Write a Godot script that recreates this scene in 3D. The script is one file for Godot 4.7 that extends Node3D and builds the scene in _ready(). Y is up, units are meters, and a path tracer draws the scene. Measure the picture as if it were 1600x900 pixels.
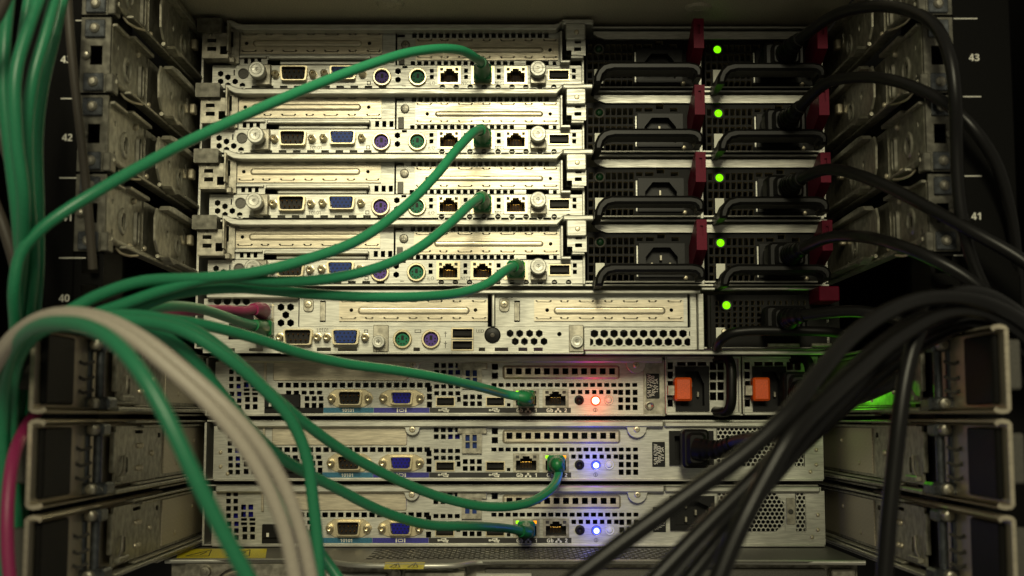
extends Node3D
# A rack of servers seen from behind. Lengths inside the builders are millimetres; a mesh is committed in metres.

const F := 2000.0            # focal length in photograph pixels (1600 across)
const PITCH := 0.1012        # the camera looks up a little
const EYE := 851.0           # mm from the camera to the rear plane of the upper servers
const U := 44.45             # one rack unit
const MM := 0.001
const DELL := -40.0        # how far the three servers below stand back

var M := {}                  # materials
var rng := RandomNumberGenerator.new()

# ---------------------------------------------------------------- geometry
class MB:
	var v := PackedVector3Array()
	var n := PackedVector3Array()
	var xf := Transform3D()

	func tri(a: Vector3, b: Vector3, c: Vector3, na: Vector3, nb: Vector3, nc: Vector3) -> void:
		a = xf * a; b = xf * b; c = xf * c
		na = (xf.basis * na).normalized(); nb = (xf.basis * nb).normalized(); nc = (xf.basis * nc).normalized()
		if (b - a).cross(c - a).dot(na + nb + nc) > 0.0:
			var t := b; b = c; c = t
			t = nb; nb = nc; nc = t
		v.append(a); v.append(b); v.append(c)
		n.append(na); n.append(nb); n.append(nc)

	func flat(a: Vector3, b: Vector3, c: Vector3, d: Vector3, nn: Vector3) -> void:
		tri(a, b, c, nn, nn, nn)
		tri(a, c, d, nn, nn, nn)

	func quad(a: Vector3, b: Vector3, c: Vector3, d: Vector3, na: Vector3, nb: Vector3, nc: Vector3, nd: Vector3) -> void:
		tri(a, b, c, na, nb, nc)
		tri(a, c, d, na, nc, nd)

	# a box with chamfered edges
	func box(x0: float, y0: float, z0: float, x1: float, y1: float, z1: float, bev := 0.25) -> void:
		if x0 > x1: var t := x0; x0 = x1; x1 = t
		if y0 > y1: var t := y0; y0 = y1; y1 = t
		if z0 > z1: var t := z0; z0 = z1; z1 = t
		var c := Vector3(x0 + x1, y0 + y1, z0 + z1) / 2.0
		var h := Vector3(x1 - x0, y1 - y0, z1 - z0) / 2.0
		var b: float = minf(bev, minf(h.x, minf(h.y, h.z)) * 0.49)
		for ax in 3:
			var u := (ax + 1) % 3
			var w := (ax + 2) % 3
			for s in [-1.0, 1.0]:
				var p: Array[Vector3] = []
				for k in [[-1, -1], [1, -1], [1, 1], [-1, 1]]:
					var q := Vector3()
					q[ax] = s * h[ax]; q[u] = k[0] * (h[u] - b); q[w] = k[1] * (h[w] - b)
					p.append(c + q)
				var nn := Vector3(); nn[ax] = s
				flat(p[0], p[1], p[2], p[3], nn)
		if b <= 0.0: return
		for ax in 3:
			var u := (ax + 1) % 3
			var w := (ax + 2) % 3
			for su in [-1.0, 1.0]:
				for sw in [-1.0, 1.0]:
					var p: Array[Vector3] = []
					for k in [[-1, 0], [1, 0], [1, 1], [-1, 1]]:
						var q := Vector3()
						q[ax] = k[0] * (h[ax] - b)
						q[u] = su * (h[u] - (0.0 if k[1] == 0 else b)); q[w] = sw * (h[w] - (b if k[1] == 0 else 0.0))
						p.append(c + q)
					var nn := Vector3(); nn[u] = su; nn[w] = sw
					flat(p[0], p[1], p[2], p[3], nn)
		for sx in [-1.0, 1.0]:
			for sy in [-1.0, 1.0]:
				for sz in [-1.0, 1.0]:
					var nn := Vector3(sx, sy, sz)
					tri(c + Vector3(sx * h.x, sy * (h.y - b), sz * (h.z - b)), c + Vector3(sx * (h.x - b), sy * h.y, sz * (h.z - b)), c + Vector3(sx * (h.x - b), sy * (h.y - b), sz * h.z), nn, nn, nn)

	# a polygon in x,y extruded from z0 to z1 (z1 is the front), its front edge chamfered
	func prism(poly: PackedVector2Array, z0: float, z1: float, bev := 0.0) -> void:
		if Geometry2D.is_polygon_clockwise(poly): poly.reverse()
		var top := poly
		if bev > 0.0:
			var ins := Geometry2D.offset_polygon(poly, -bev, Geometry2D.JOIN_MITER)
			if ins.size() == 1 and ins[0].size() == poly.size():
				# match the start of the inset outline to the outline
				var k := 0
				for i in poly.size():
					if ins[0][i].distance_to(poly[0]) < ins[0][k].distance_to(poly[0]): k = i
				top = PackedVector2Array()
				for i in poly.size(): top.append(ins[0][(i + k) % poly.size()])
		var idx := Geometry2D.triangulate_polygon(top)
		var F3 := Vector3(0, 0, 1)
		for i in range(0, idx.size(), 3):
			var a := top[idx[i]]; var b := top[idx[i + 1]]; var c := top[idx[i + 2]]
			tri(Vector3(a.x, a.y, z1), Vector3(b.x, b.y, z1), Vector3(c.x, c.y, z1), F3, F3, F3)
		idx = Geometry2D.triangulate_polygon(poly)
		for i in range(0, idx.size(), 3):
			var a := poly[idx[i]]; var b := poly[idx[i + 1]]; var c := poly[idx[i + 2]]
			tri(Vector3(a.x, a.y, z0), Vector3(b.x, b.y, z0), Vector3(c.x, c.y, z0), -F3, -F3, -F3)
		var has := top != poly
		var zs := z1 - (bev if has else 0.0)
		for i in poly.size():
			var a := poly[i]; var b := poly[(i + 1) % poly.size()]
			var d := (b - a).normalized()
			var nn := Vector3(d.y, -d.x, 0)
			flat(Vector3(a.x, a.y, z0), Vector3(b.x, b.y, z0), Vector3(b.x, b.y, zs), Vector3(a.x, a.y, zs), nn)
			if has:
				var ta := top[i]; var tb := top[(i + 1) % poly.size()]
				flat(Vector3(a.x, a.y, zs), Vector3(b.x, b.y, zs), Vector3(tb.x, tb.y, z1), Vector3(ta.x, ta.y, z1), (nn + F3).normalized())

	# the wall of a hole
	func wall(poly: PackedVector2Array, z0: float, z1: float) -> void:
		if Geometry2D.is_polygon_clockwise(poly): poly.reverse()
		for i in poly.size():
			var a := poly[i]; var b := poly[(i + 1) % poly.size()]
			var d := (b - a).normalized()
			flat(Vector3(a.x, a.y, z0), Vector3(b.x, b.y, z0), Vector3(b.x, b.y, z1), Vector3(a.x, a.y, z1), Vector3(-d.y, d.x, 0))

	# what is left of a rectangle round a star-shaped outline
	func ring(x0: float, y0: float, x1: float, y1: float, poly: PackedVector2Array, z: float, nz := 1.0) -> void:
		var c := Vector2((x0 + x1) / 2, (y0 + y1) / 2)
		var angs: Array[float] = []
		for p in poly: angs.append((p - c).angle())
		for p in [Vector2(x0, y0), Vector2(x1, y0), Vector2(x1, y1), Vector2(x0, y1)]: angs.append((p - c).angle())
		angs.sort()
		var inn: Array[Vector2] = []
		var out: Array[Vector2] = []
		for a in angs:
			var d := Vector2(cos(a), sin(a))
			var far := 1e9
			for i in poly.size():
				var p := poly[i] - c; var e := poly[(i + 1) % poly.size()] - poly[i]
				var den := d.cross(e)
				if absf(den) < 1e-9: continue
				var t := p.cross(e) / den
				var s := p.cross(d) / den
				if t > 0 and s > -1e-4 and s < 1.0001: far = minf(far, t)
			inn.append(c + d * far)
			out.append(c + d * minf((x1 - x0) / 2 / maxf(absf(d.x), 1e-9), (y1 - y0) / 2 / maxf(absf(d.y), 1e-9)))
		var nn := Vector3(0, 0, nz)
		for i in angs.size():
			var j := (i + 1) % angs.size()
			if absf(angs[i] - angs[j]) < 1e-5: continue
			flat(Vector3(inn[i].x, inn[i].y, z), Vector3(out[i].x, out[i].y, z), Vector3(out[j].x, out[j].y, z), Vector3(inn[j].x, inn[j].y, z), nn)

	# a sheet with holes. A hole is [x0, y0, x1, y1] or a PackedVector2Array (star-shaped). Walls of holes may go to another mesh.
	func plate(x0: float, y0: float, x1: float, y1: float, z: float, th: float, holes: Array, walls: MB = null) -> void:
		var w: MB = walls if walls else self
		var rects: Array = []
		for h in holes:
			if h is PackedVector2Array:
				var r := Rect2(h[0], Vector2.ZERO)
				for p in h: r = r.expand(p)
				r = r.grow(0.12)
				rects.append([r.position.x, r.position.y, r.end.x, r.end.y])
				ring(r.position.x, r.position.y, r.end.x, r.end.y, h, z)
				w.wall(h, z - th, z)
			else:
				var q := [minf(h[0], h[2]), minf(h[1], h[3]), maxf(h[0], h[2]), maxf(h[1], h[3])]
				rects.append(q)
				w.wall(PackedVector2Array([Vector2(q[0], q[1]), Vector2(q[2], q[1]), Vector2(q[2], q[3]), Vector2(q[0], q[3])]), z - th, z)
		var ys: Array = [y0, y1]
		for r in rects:
			for k in [1, 3]:
				if r[k] > y0 and r[k] < y1: ys.append(r[k])
		ys.sort()
		for i in ys.size() - 1:
			var a: float = ys[i]; var b: float = ys[i + 1]
			if b - a < 1e-4: continue
			var m := (a + b) / 2
			var cuts: Array = []
			for r in rects:
				if r[1] < m and r[3] > m: cuts.append([r[0], r[2]])
			cuts.sort_custom(func(p, q): return p[0] < q[0])
			var at := x0
			for c in cuts:
				if c[0] > at + 1e-4: flat(Vector3(at, a, z), Vector3(c[0], a, z), Vector3(c[0], b, z), Vector3(at, b, z), Vector3(0, 0, 1))
				at = maxf(at, c[1])
			if at < x1 - 1e-4: flat(Vector3(at, a, z), Vector3(x1, a, z), Vector3(x1, b, z), Vector3(at, b, z), Vector3(0, 0, 1))
		for s in [[Vector2(x0, y0), Vector2(x1, y0), Vector3(0, -1, 0)], [Vector2(x1, y0), Vector2(x1, y1), Vector3(1, 0, 0)], [Vector2(x1, y1), Vector2(x0, y1), Vector3(0, 1, 0)], [Vector2(x0, y1), Vector2(x0, y0), Vector3(-1, 0, 0)]]:
			flat(Vector3(s[0].x, s[0].y, z - th), Vector3(s[1].x, s[1].y, z - th), Vector3(s[1].x, s[1].y, z), Vector3(s[0].x, s[0].y, z), s[2])

	# a field of six-sided holes inside an outline
	func honeycomb(region: PackedVector2Array, pitch: float, hole: float, z: float, th: float) -> void:
		var r := Rect2(region[0], Vector2.ZERO)
		for p in region: r = r.expand(p)
		var row := pitch * 0.866
		var j := 0
		var y := r.position.y + row * 0.5
		while y < r.end.y + row:
			var x := r.position.x + (pitch * 0.5 if j % 2 else 0.0)
			while x < r.end.x + pitch:
				var outer := PackedVector2Array(); var inner := PackedVector2Array()
				for k in 6:
					var a := PI / 6 + k * PI / 3
					outer.append(Vector2(x, y) + Vector2(cos(a), sin(a)) * pitch / 1.732)
					inner.append(Vector2(x, y) + Vector2(cos(a), sin(a)) * hole / 1.732)
				var whole := true
				for p in outer:
					if not Geometry2D.is_point_in_polygon(p, region): whole = false
				if whole:
					for k in 6:
						var l := (k + 1) % 6
						flat(Vector3(inner[k].x, inner[k].y, z), Vector3(outer[k].x, outer[k].y, z), Vector3(outer[l].x, outer[l].y, z), Vector3(inner[l].x, inner[l].y, z), Vector3(0, 0, 1))
					wall(inner, z - th, z)
				else:
					for piece in Geometry2D.intersect_polygons(outer, region):
						var cut := Geometry2D.intersect_polygons(inner, Geometry2D.offset_polygon(region, -0.3)[0])
						if cut.size() == 1 and cut[0].size() > 2:
							for bit in Geometry2D.clip_polygons(piece, cut[0]):
								if cut[0].size() and not Geometry2D.is_polygon_clockwise(bit):
									var hole_inside := true
									for p in cut[0]:
										if not Geometry2D.is_point_in_polygon(p, piece): hole_inside = false
									if hole_inside:
										# join the hole to the outline by angle
										var c := Vector2.ZERO
										for p in cut[0]: c += p
										star_ring(piece, cut[0], c / cut[0].size(), z)
									else:
										fill(bit, z)
							wall(cut[0], z - th, z)
						else:
							fill(piece, z)
				x += pitch
			y += row
			j += 1

	func fill(poly: PackedVector2Array, z: float) -> void:
		var idx := Geometry2D.triangulate_polygon(poly)
		var F3 := Vector3(0, 0, 1)
		for i in range(0, idx.size(), 3):
			var a := poly[idx[i]]; var b := poly[idx[i + 1]]; var c := poly[idx[i + 2]]
			tri(Vector3(a.x, a.y, z), Vector3(b.x, b.y, z), Vector3(c.x, c.y, z), F3, F3, F3)

	func star_ring(outer: PackedVector2Array, inner: PackedVector2Array, c: Vector2, z: float) -> void:
		var angs: Array[float] = []
		for p in outer: angs.append((p - c).angle())
		for p in inner: angs.append((p - c).angle())
		angs.sort()
		var hit := func(poly: PackedVector2Array, d: Vector2) -> Vector2:
			var far := 1e9
			for i in poly.size():
				var p := poly[i] - c; var e := poly[(i + 1) % poly.size()] - poly[i]
				var den := d.cross(e)
				if absf(den) < 1e-9: continue
				var t := p.cross(e) / den
				var s := p.cross(d) / den
				if t > 0 and s > -1e-3 and s < 1.001: far = minf(far, t)
			return c + d * (far if far < 1e8 else 0.0)
		for i in angs.size():
			var k := (i + 1) % angs.size()
			if absf(angs[i] - angs[k]) < 1e-5: continue
			var d0 := Vector2.from_angle(angs[i]); var d1 := Vector2.from_angle(angs[k])
			var a: Vector2 = hit.call(inner, d0); var b: Vector2 = hit.call(outer, d0)
			var e: Vector2 = hit.call(outer, d1); var g: Vector2 = hit.call(inner, d1)
			flat(Vector3(a.x, a.y, z), Vector3(b.x, b.y, z), Vector3(e.x, e.y, z), Vector3(g.x, g.y, z), Vector3(0, 0, 1))

	# a profile of [radius, z] turned about the z axis through (cx, cy)
	func lathe(cx: float, cy: float, prof: Array, seg := 24) -> void:
		for k in prof.size() - 1:
			var r0: float = prof[k][0]; var z0: float = prof[k][1]
			var r1: float = prof[k + 1][0]; var z1: float = prof[k + 1][1]
			var nr := (z1 - z0); var nz := (r0 - r1)
			for i in seg:
				var a := TAU * i / seg; var b := TAU * (i + 1) / seg
				var da := Vector3(cos(a), sin(a), 0); var db := Vector3(cos(b), sin(b), 0)
				var c := Vector3(cx, cy, 0)
				var na := da * -nr + Vector3(0, 0, -nz); var nb := db * -nr + Vector3(0, 0, -nz)
				na = -na; nb = -nb
				quad(c + da * r0 + Vector3(0, 0, z0), c + db * r0 + Vector3(0, 0, z0), c + db * r1 + Vector3(0, 0, z1), c + da * r1 + Vector3(0, 0, z1), na, nb, nb, na)

	# a round bar along a path; radius is a number or one value per point
	func tube(pts: PackedVector3Array, radius: Variant, seg := 14, flatten := 1.0) -> void:
		var up := Vector3.UP
		var ring0: Array[Vector3] = []
		var nrm0: Array[Vector3] = []
		for i in pts.size():
			var t := (pts[mini(i + 1, pts.size() - 1)] - pts[maxi(i - 1, 0)]).normalized()
			if i == 0: up = t.cross(Vector3(0.31, 0.22, 0.93)).normalized()
			up = (up - t * up.dot(t)).normalized()
			var side := t.cross(up)
			var r: float = radius if not radius is Array else radius[i]
			var ring1: Array[Vector3] = []
			var nrm1: Array[Vector3] = []
			for k in seg:
				var a := TAU * k / seg
				var d := up * cos(a) * flatten + side * sin(a)
				ring1.append(pts[i] + d * r)
				nrm1.append((up * cos(a) + side * sin(a) * flatten).normalized())
			if i == 0 or i == pts.size() - 1:
				var nn := -t if i == 0 else t
				for k in seg: tri(pts[i], ring1[k], ring1[(k + 1) % seg], nn, nn, nn)
			if i > 0:
				for k in seg:
					var l := (k + 1) % seg
					quad(ring0[k], ring0[l], ring1[l], ring1[k], nrm0[k], nrm0[l], nrm1[l], nrm1[k])
			ring0 = ring1; nrm0 = nrm1

	func mesh() -> ArrayMesh:
		var m := ArrayMesh.new()
		var a := []
		a.resize(Mesh.ARRAY_MAX)
		var w := PackedVector3Array(v)
		for i in w.size(): w[i] *= 0.001
		a[Mesh.ARRAY_VERTEX] = w
		a[Mesh.ARRAY_NORMAL] = n
		m.add_surface_from_arrays(Mesh.PRIMITIVE_TRIANGLES, a)
		return m

# ---------------------------------------------------------------- scene helpers
var counts := {}

func thing(called: String, label: String, category: String, group := "", at := Vector3.ZERO) -> Node3D:
	var o := Node3D.new()
	o.name = numbered(called)
	o.position = at * MM
	add_child(o)
	o.set_meta("label", label)
	o.set_meta("category", category)
	if group: o.set_meta("group", group)
	return o

func numbered(called: String) -> String:
	var k: int = counts.get(called, 0)
	counts[called] = k + 1
	return called if k == 0 else "%s_%03d" % [called, k]

func part(called: String, mb: MB, mat: String, parent: Node, label := "") -> MeshInstance3D:
	var o := MeshInstance3D.new()
	o.mesh = mb.mesh()
	o.material_override = M[mat]
	var k := 0
	o.name = called
	while parent.has_node(NodePath(o.name)):
		k += 1
		o.name = "%s_%03d" % [called, k]
	parent.add_child(o, true)
	if label: o.set_meta("label", label)
	return o

# several alike boxes, each a part of its own; a box is [px0, py0, px1, py1]
func pieces(called: String, list: Array, z0: float, z1: float, bev: float, m: String, parent: Node) -> void:
	for q in list:
		var b := MB.new()
		pbox(b, q[0], q[1], q[2], q[3], z0, z1, bev)
		part(called, b, m, parent)

func group_part(called: String, parent: Node) -> Node3D:
	var o := Node3D.new()
	var k := 0
	o.name = called
	while parent.has_node(NodePath(o.name)):
		k += 1
		o.name = "%s_%03d" % [called, k]
	parent.add_child(o, true)
	return o

func copy_of(root: Node3D, label: String, at: Vector3) -> Node3D:
	var r: Node3D = root.duplicate()
	r.name = numbered("rack_server")
	add_child(r)
	r.position = at * MM
	r.set_meta("label", label)
	return r

# the point at depth z that the photograph shows at pixel (px, py), in millimetres
func P(px: float, py: float, z: float) -> Vector3:
	var a := (px - 800.0) / F
	var b := (450.0 - py) / F
	var d := Vector3(a, sin(PITCH) + b * cos(PITCH), -cos(PITCH) + b * sin(PITCH))
	return Vector3(0, 0, EYE) + d * ((z - EYE) / d.z)

var org := Vector3.ZERO      # base of the thing being built

func L(px: float, py: float, z: float) -> Vector2:
	var p := P(px, py, z + org.z) - org
	return Vector2(p.x, p.y)

func R(px0: float, py0: float, px1: float, py1: float, z := 0.0) -> Array:
	var c := P((px0 + px1) / 2, (py0 + py1) / 2, z + org.z)
	var k := (EYE - z - org.z) / F * 1.0
	# depth along the view grows with height
	k = ((EYE - z - org.z) * cos(PITCH) + c.y * sin(PITCH)) / F
	var w := absf(px1 - px0) * k / 2
	var h := absf(py1 - py0) * k / 2 * 1.015
	var l := c - org
	return [l.x - w, l.y - h, l.x + w, l.y + h]

func ngon(c: Vector2, r: float, sides: int, rot := 0.0) -> PackedVector2Array:
	var p := PackedVector2Array()
	for i in sides: p.append(c + Vector2.from_angle(rot + TAU * i / sides) * r)
	return p

func rounded(r: Array, rad: float, steps := 4) -> PackedVector2Array:
	var p := PackedVector2Array()
	var cs := [Vector2(r[2] - rad, r[3] - rad), Vector2(r[0] + rad, r[3] - rad), Vector2(r[0] + rad, r[1] + rad), Vector2(r[2] - rad, r[1] + rad)]
	for k in 4:
		for i in steps + 1: p.append(cs[k] + Vector2.from_angle(k * PI / 2 + PI / 2 * i / steps) * rad)
	return p

func grid_holes(px: float, py: float, cols: int, rows: int, dx: float, dy: float, w: float, h: float, z := 0.0) -> Array:
	var out := []
	for j in rows:
		for i in cols:
			out.append(R(px + i * dx, py + j * dy, px + i * dx + w, py + j * dy + h, z))
	return out

func pbox(mb: MB, px0: float, py0: float, px1: float, py1: float, z0: float, z1: float, bev := 0.25) -> void:
	var r := R(px0, py0, px1, py1, z1)
	mb.box(r[0], r[1], z0, r[2], r[3], z1, bev)

func smooth(pts: Array, step := 4.0) -> PackedVector3Array:
	var out := PackedVector3Array()
	for i in pts.size() - 1:
		var a: Vector3 = pts[maxi(i - 1, 0)]; var b: Vector3 = pts[i]; var c: Vector3 = pts[i + 1]; var d: Vector3 = pts[mini(i + 2, pts.size() - 1)]
		var k := maxi(2, int(b.distance_to(c) / step))
		var t0 := 0.0
		var t1 := t0 + maxf(sqrt(a.distance_to(b)), 0.01)
		var t2 := t1 + maxf(sqrt(b.distance_to(c)), 0.01)
		var t3 := t2 + maxf(sqrt(c.distance_to(d)), 0.01)
		for s in k:
			var t := lerpf(t1, t2, float(s) / k)
			var a1 := a if a == b else a * ((t1 - t) / (t1 - t0)) + b * ((t - t0) / (t1 - t0))
			var a2 := b * ((t2 - t) / (t2 - t1)) + c * ((t - t1) / (t2 - t1))
			var a3 := c if c == d else c * ((t3 - t) / (t3 - t2)) + d * ((t - t2) / (t3 - t2))
			var b1 := a1 * ((t2 - t) / (t2 - t0)) + a2 * ((t - t0) / (t2 - t0))
			var b2 := a2 * ((t3 - t) / (t3 - t1)) + a3 * ((t - t1) / (t3 - t1))
			out.append(b1 * ((t2 - t) / (t2 - t1)) + b2 * ((t - t1) / (t2 - t1)))
	out.append(pts[-1])
	return out

func lettering(parent: Node, called: String, words: String, at: Vector3, cap: float, mat: String, bold := true, turn := 0.0) -> MeshInstance3D:
	var t := TextMesh.new()
	var f := SystemFont.new()
	f.font_names = PackedStringArray(["Droid Sans"])
	if bold: f.font_weight = 700
	t.font = f
	t.text = words
	t.font_size = 32
	t.pixel_size = cap / 0.714 / 32.0 * MM
	t.depth = 0.06 * MM
	t.curve_step = 2.0
	var o := MeshInstance3D.new()
	o.mesh = t
	o.material_override = M[mat]
	o.name = called
	var k := 0
	while parent.has_node(NodePath(o.name)):
		k += 1
		o.name = "%s_%03d" % [called, k]
	parent.add_child(o, true)
	o.position = at * MM
	o.rotation.z = turn
	return o

# ---------------------------------------------------------------- materials
func noise_tex(freq: float, octaves: int, lo: float, hi: float, size := 512, sd := 1, normal := false, kind := FastNoiseLite.TYPE_SIMPLEX_SMOOTH, strength := 2.0) -> NoiseTexture2D:
	var nz := FastNoiseLite.new()
	nz.noise_type = kind
	nz.seed = sd
	nz.frequency = freq
	nz.fractal_octaves = octaves
	var t := NoiseTexture2D.new()
	t.width = size; t.height = size
	t.seamless = true
	t.noise = nz
	if normal:
		t.as_normal_map = true
		t.bump_strength = strength
	else:
		var g := Gradient.new()
		g.set_color(0, Color(lo, lo, lo)); g.set_color(1, Color(hi, hi, hi))
		g.set_offset(0, 0.25); g.set_offset(1, 0.75)
		t.color_ramp = g
	return t

func mat(called: String, color: Color, rough: float, metal := 0.0, grain := "", spec := 0.5) -> StandardMaterial3D:
	var m := StandardMaterial3D.new()
	m.resource_name = called
	m.albedo_color = color
	m.roughness = rough
	m.metallic = metal
	m.metallic_specular = spec
	if grain:
		m.uv1_triplanar = true
		m.uv1_world_triplanar = true
		match grain:
			"brushed":
				m.uv1_scale = Vector3(7, 90, 90)
				m.albedo_texture = T.streak
				m.roughness_texture = T.rough
				m.normal_enabled = true; m.normal_texture = T.fine_n; m.normal_scale = 0.07
			"zinc":
				m.uv1_scale = Vector3(22, 22, 22)
				m.albedo_texture = T.blotch
				m.roughness_texture = T.rough
				m.normal_enabled = true; m.normal_texture = T.fine_n; m.normal_scale = 0.12
			"paint":
				m.uv1_scale = Vector3(30, 30, 30)
				m.albedo_texture = T.speck
				m.normal_enabled = true; m.normal_texture = T.fine_n; m.normal_scale = 0.15
			"plastic":
				m.uv1_scale = Vector3(40, 40, 40)
				m.albedo_texture = T.speck
				m.normal_enabled = true; m.normal_texture = T.fine_n; m.normal_scale = 0.12
	M[called] = m
	return m

var T := {}

func glow(called: String, color: Color, energy: float) -> void:
	var m := mat(called, color, 0.3)
	m.emission_enabled = true
	m.emission = color
	m.emission_energy_multiplier = energy

func make_materials() -> void:
	T.streak = noise_tex(0.02, 5, 0.88, 1.0, 512, 3)
	T.blotch = noise_tex(0.012, 6, 0.78, 1.0, 512, 5)
	T.rough = noise_tex(0.015, 5, 0.75, 1.0, 512, 8)
	T.speck = noise_tex(0.05, 5, 0.82, 1.0, 512, 11)
	T.fine_n = noise_tex(0.06, 4, 0, 1, 512, 14, true)
	mat("steel", Color(0.765, 0.76, 0.72), 0.5, 0.6, "brushed")
	mat("bright_steel", Color(0.82, 0.78, 0.69), 0.42, 0.65, "brushed")
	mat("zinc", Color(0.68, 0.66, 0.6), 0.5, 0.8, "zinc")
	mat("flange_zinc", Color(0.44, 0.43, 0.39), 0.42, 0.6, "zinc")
	mat("rail_steel", Color(0.66, 0.645, 0.58), 0.4, 0.55, "zinc")
	mat("blue_zinc", Color(0.38, 0.395, 0.41), 0.36, 0.8, "zinc")
	mat("grey_paint", Color(0.36, 0.35, 0.32), 0.55, 0.2, "paint")
	mat("overhead_paint", Color(0.72, 0.69, 0.61), 0.55, 0.1, "paint")
	mat("post_black", Color(0.042, 0.04, 0.037), 0.6, 0.0, "paint", 0.2)
	mat("dark_paint", Color(0.08, 0.076, 0.07), 0.5, 0.0, "paint", 0.25)
	mat("edge_metal", Color(0.78, 0.74, 0.64), 0.4, 0.7)
	mat("nickel", Color(0.84, 0.79, 0.66), 0.34, 0.85)
	mat("gold", Color(0.85, 0.65, 0.3), 0.3, 1.0)
	mat("black_plastic", Color(0.06, 0.057, 0.055), 0.42, 0.0, "plastic", 0.35)
	mat("port_black", Color(0.09, 0.08, 0.07), 0.5, 0.0, "", 0.3)
	mat("blue_plastic", Color(0.13, 0.22, 0.47), 0.5, 0.0, "plastic", 0.3)
	mat("vivid_blue", Color(0.11, 0.1, 0.6), 0.5, 0.0, "plastic", 0.3)
	mat("teal_plastic", Color(0.1, 0.44, 0.32), 0.5, 0.0, "plastic", 0.3)
	mat("purple_plastic", Color(0.34, 0.25, 0.56), 0.5, 0.0, "plastic", 0.3)
	mat("maroon_plastic", Color(0.4, 0.04, 0.15), 0.5, 0.0, "plastic", 0.25)
	mat("orange_plastic", Color(0.88, 0.34, 0.07), 0.42, 0.0, "plastic")
	mat("white_plastic", Color(0.82, 0.82, 0.76), 0.5)
	mat("green_jacket", Color(0.165, 0.53, 0.37), 0.36, 0.0, "plastic")
	mat("green_boot", Color(0.1, 0.46, 0.26), 0.4, 0.0, "plastic")
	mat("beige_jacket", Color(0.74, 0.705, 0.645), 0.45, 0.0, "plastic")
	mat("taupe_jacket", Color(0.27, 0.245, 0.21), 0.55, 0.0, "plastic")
	mat("magenta_jacket", Color(0.6, 0.16, 0.36), 0.45, 0.0, "plastic")
	mat("black_jacket", Color(0.075, 0.072, 0.07), 0.36, 0.0, "plastic", 0.4)
	mat("ink", Color(0.22, 0.21, 0.19), 0.7)
	mat("nickel_hex", Color(0.8, 0.74, 0.58), 0.4, 0.8)
	mat("white_ink", Color(0.86, 0.85, 0.8), 0.6)
	mat("strip_teal", Color(0.12, 0.4, 0.52), 0.5, 0.0, "paint")
	mat("strip_blue", Color(0.17, 0.17, 0.56), 0.5, 0.0, "paint")
	mat("strip_black", Color(0.13, 0.12, 0.11), 0.5, 0.0, "paint")
	mat("yellow_label", Color(0.93, 0.86, 0.05), 0.5, 0.0, "paint")
	mat("led_off", Color(0.03, 0.2, 0.08), 0.3)
	glow("led_green", Color(0.5, 1.0, 0.02), 1.3)
	glow("led_small", Color(0.6, 1.0, 0.05), 1.0)
	glow("led_amber", Color(1.0, 0.6, 0.05), 1.2)
	glow("led_red", Color(1.0, 0.72, 0.55), 6.0)
	glow("led_blue", Color(0.72, 0.78, 1.0), 2.5)
	glow("led_red_rim", Color(1.0, 0.2, 0.08), 2.6)
	glow("led_blue_rim", Color(0.16, 0.26, 1.0), 1.6)
	var clear := mat("clear_plastic", Color(0.9, 0.9, 0.9, 0.25), 0.15)
	clear.transparency = BaseMaterial3D.TRANSPARENCY_ALPHA

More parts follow.
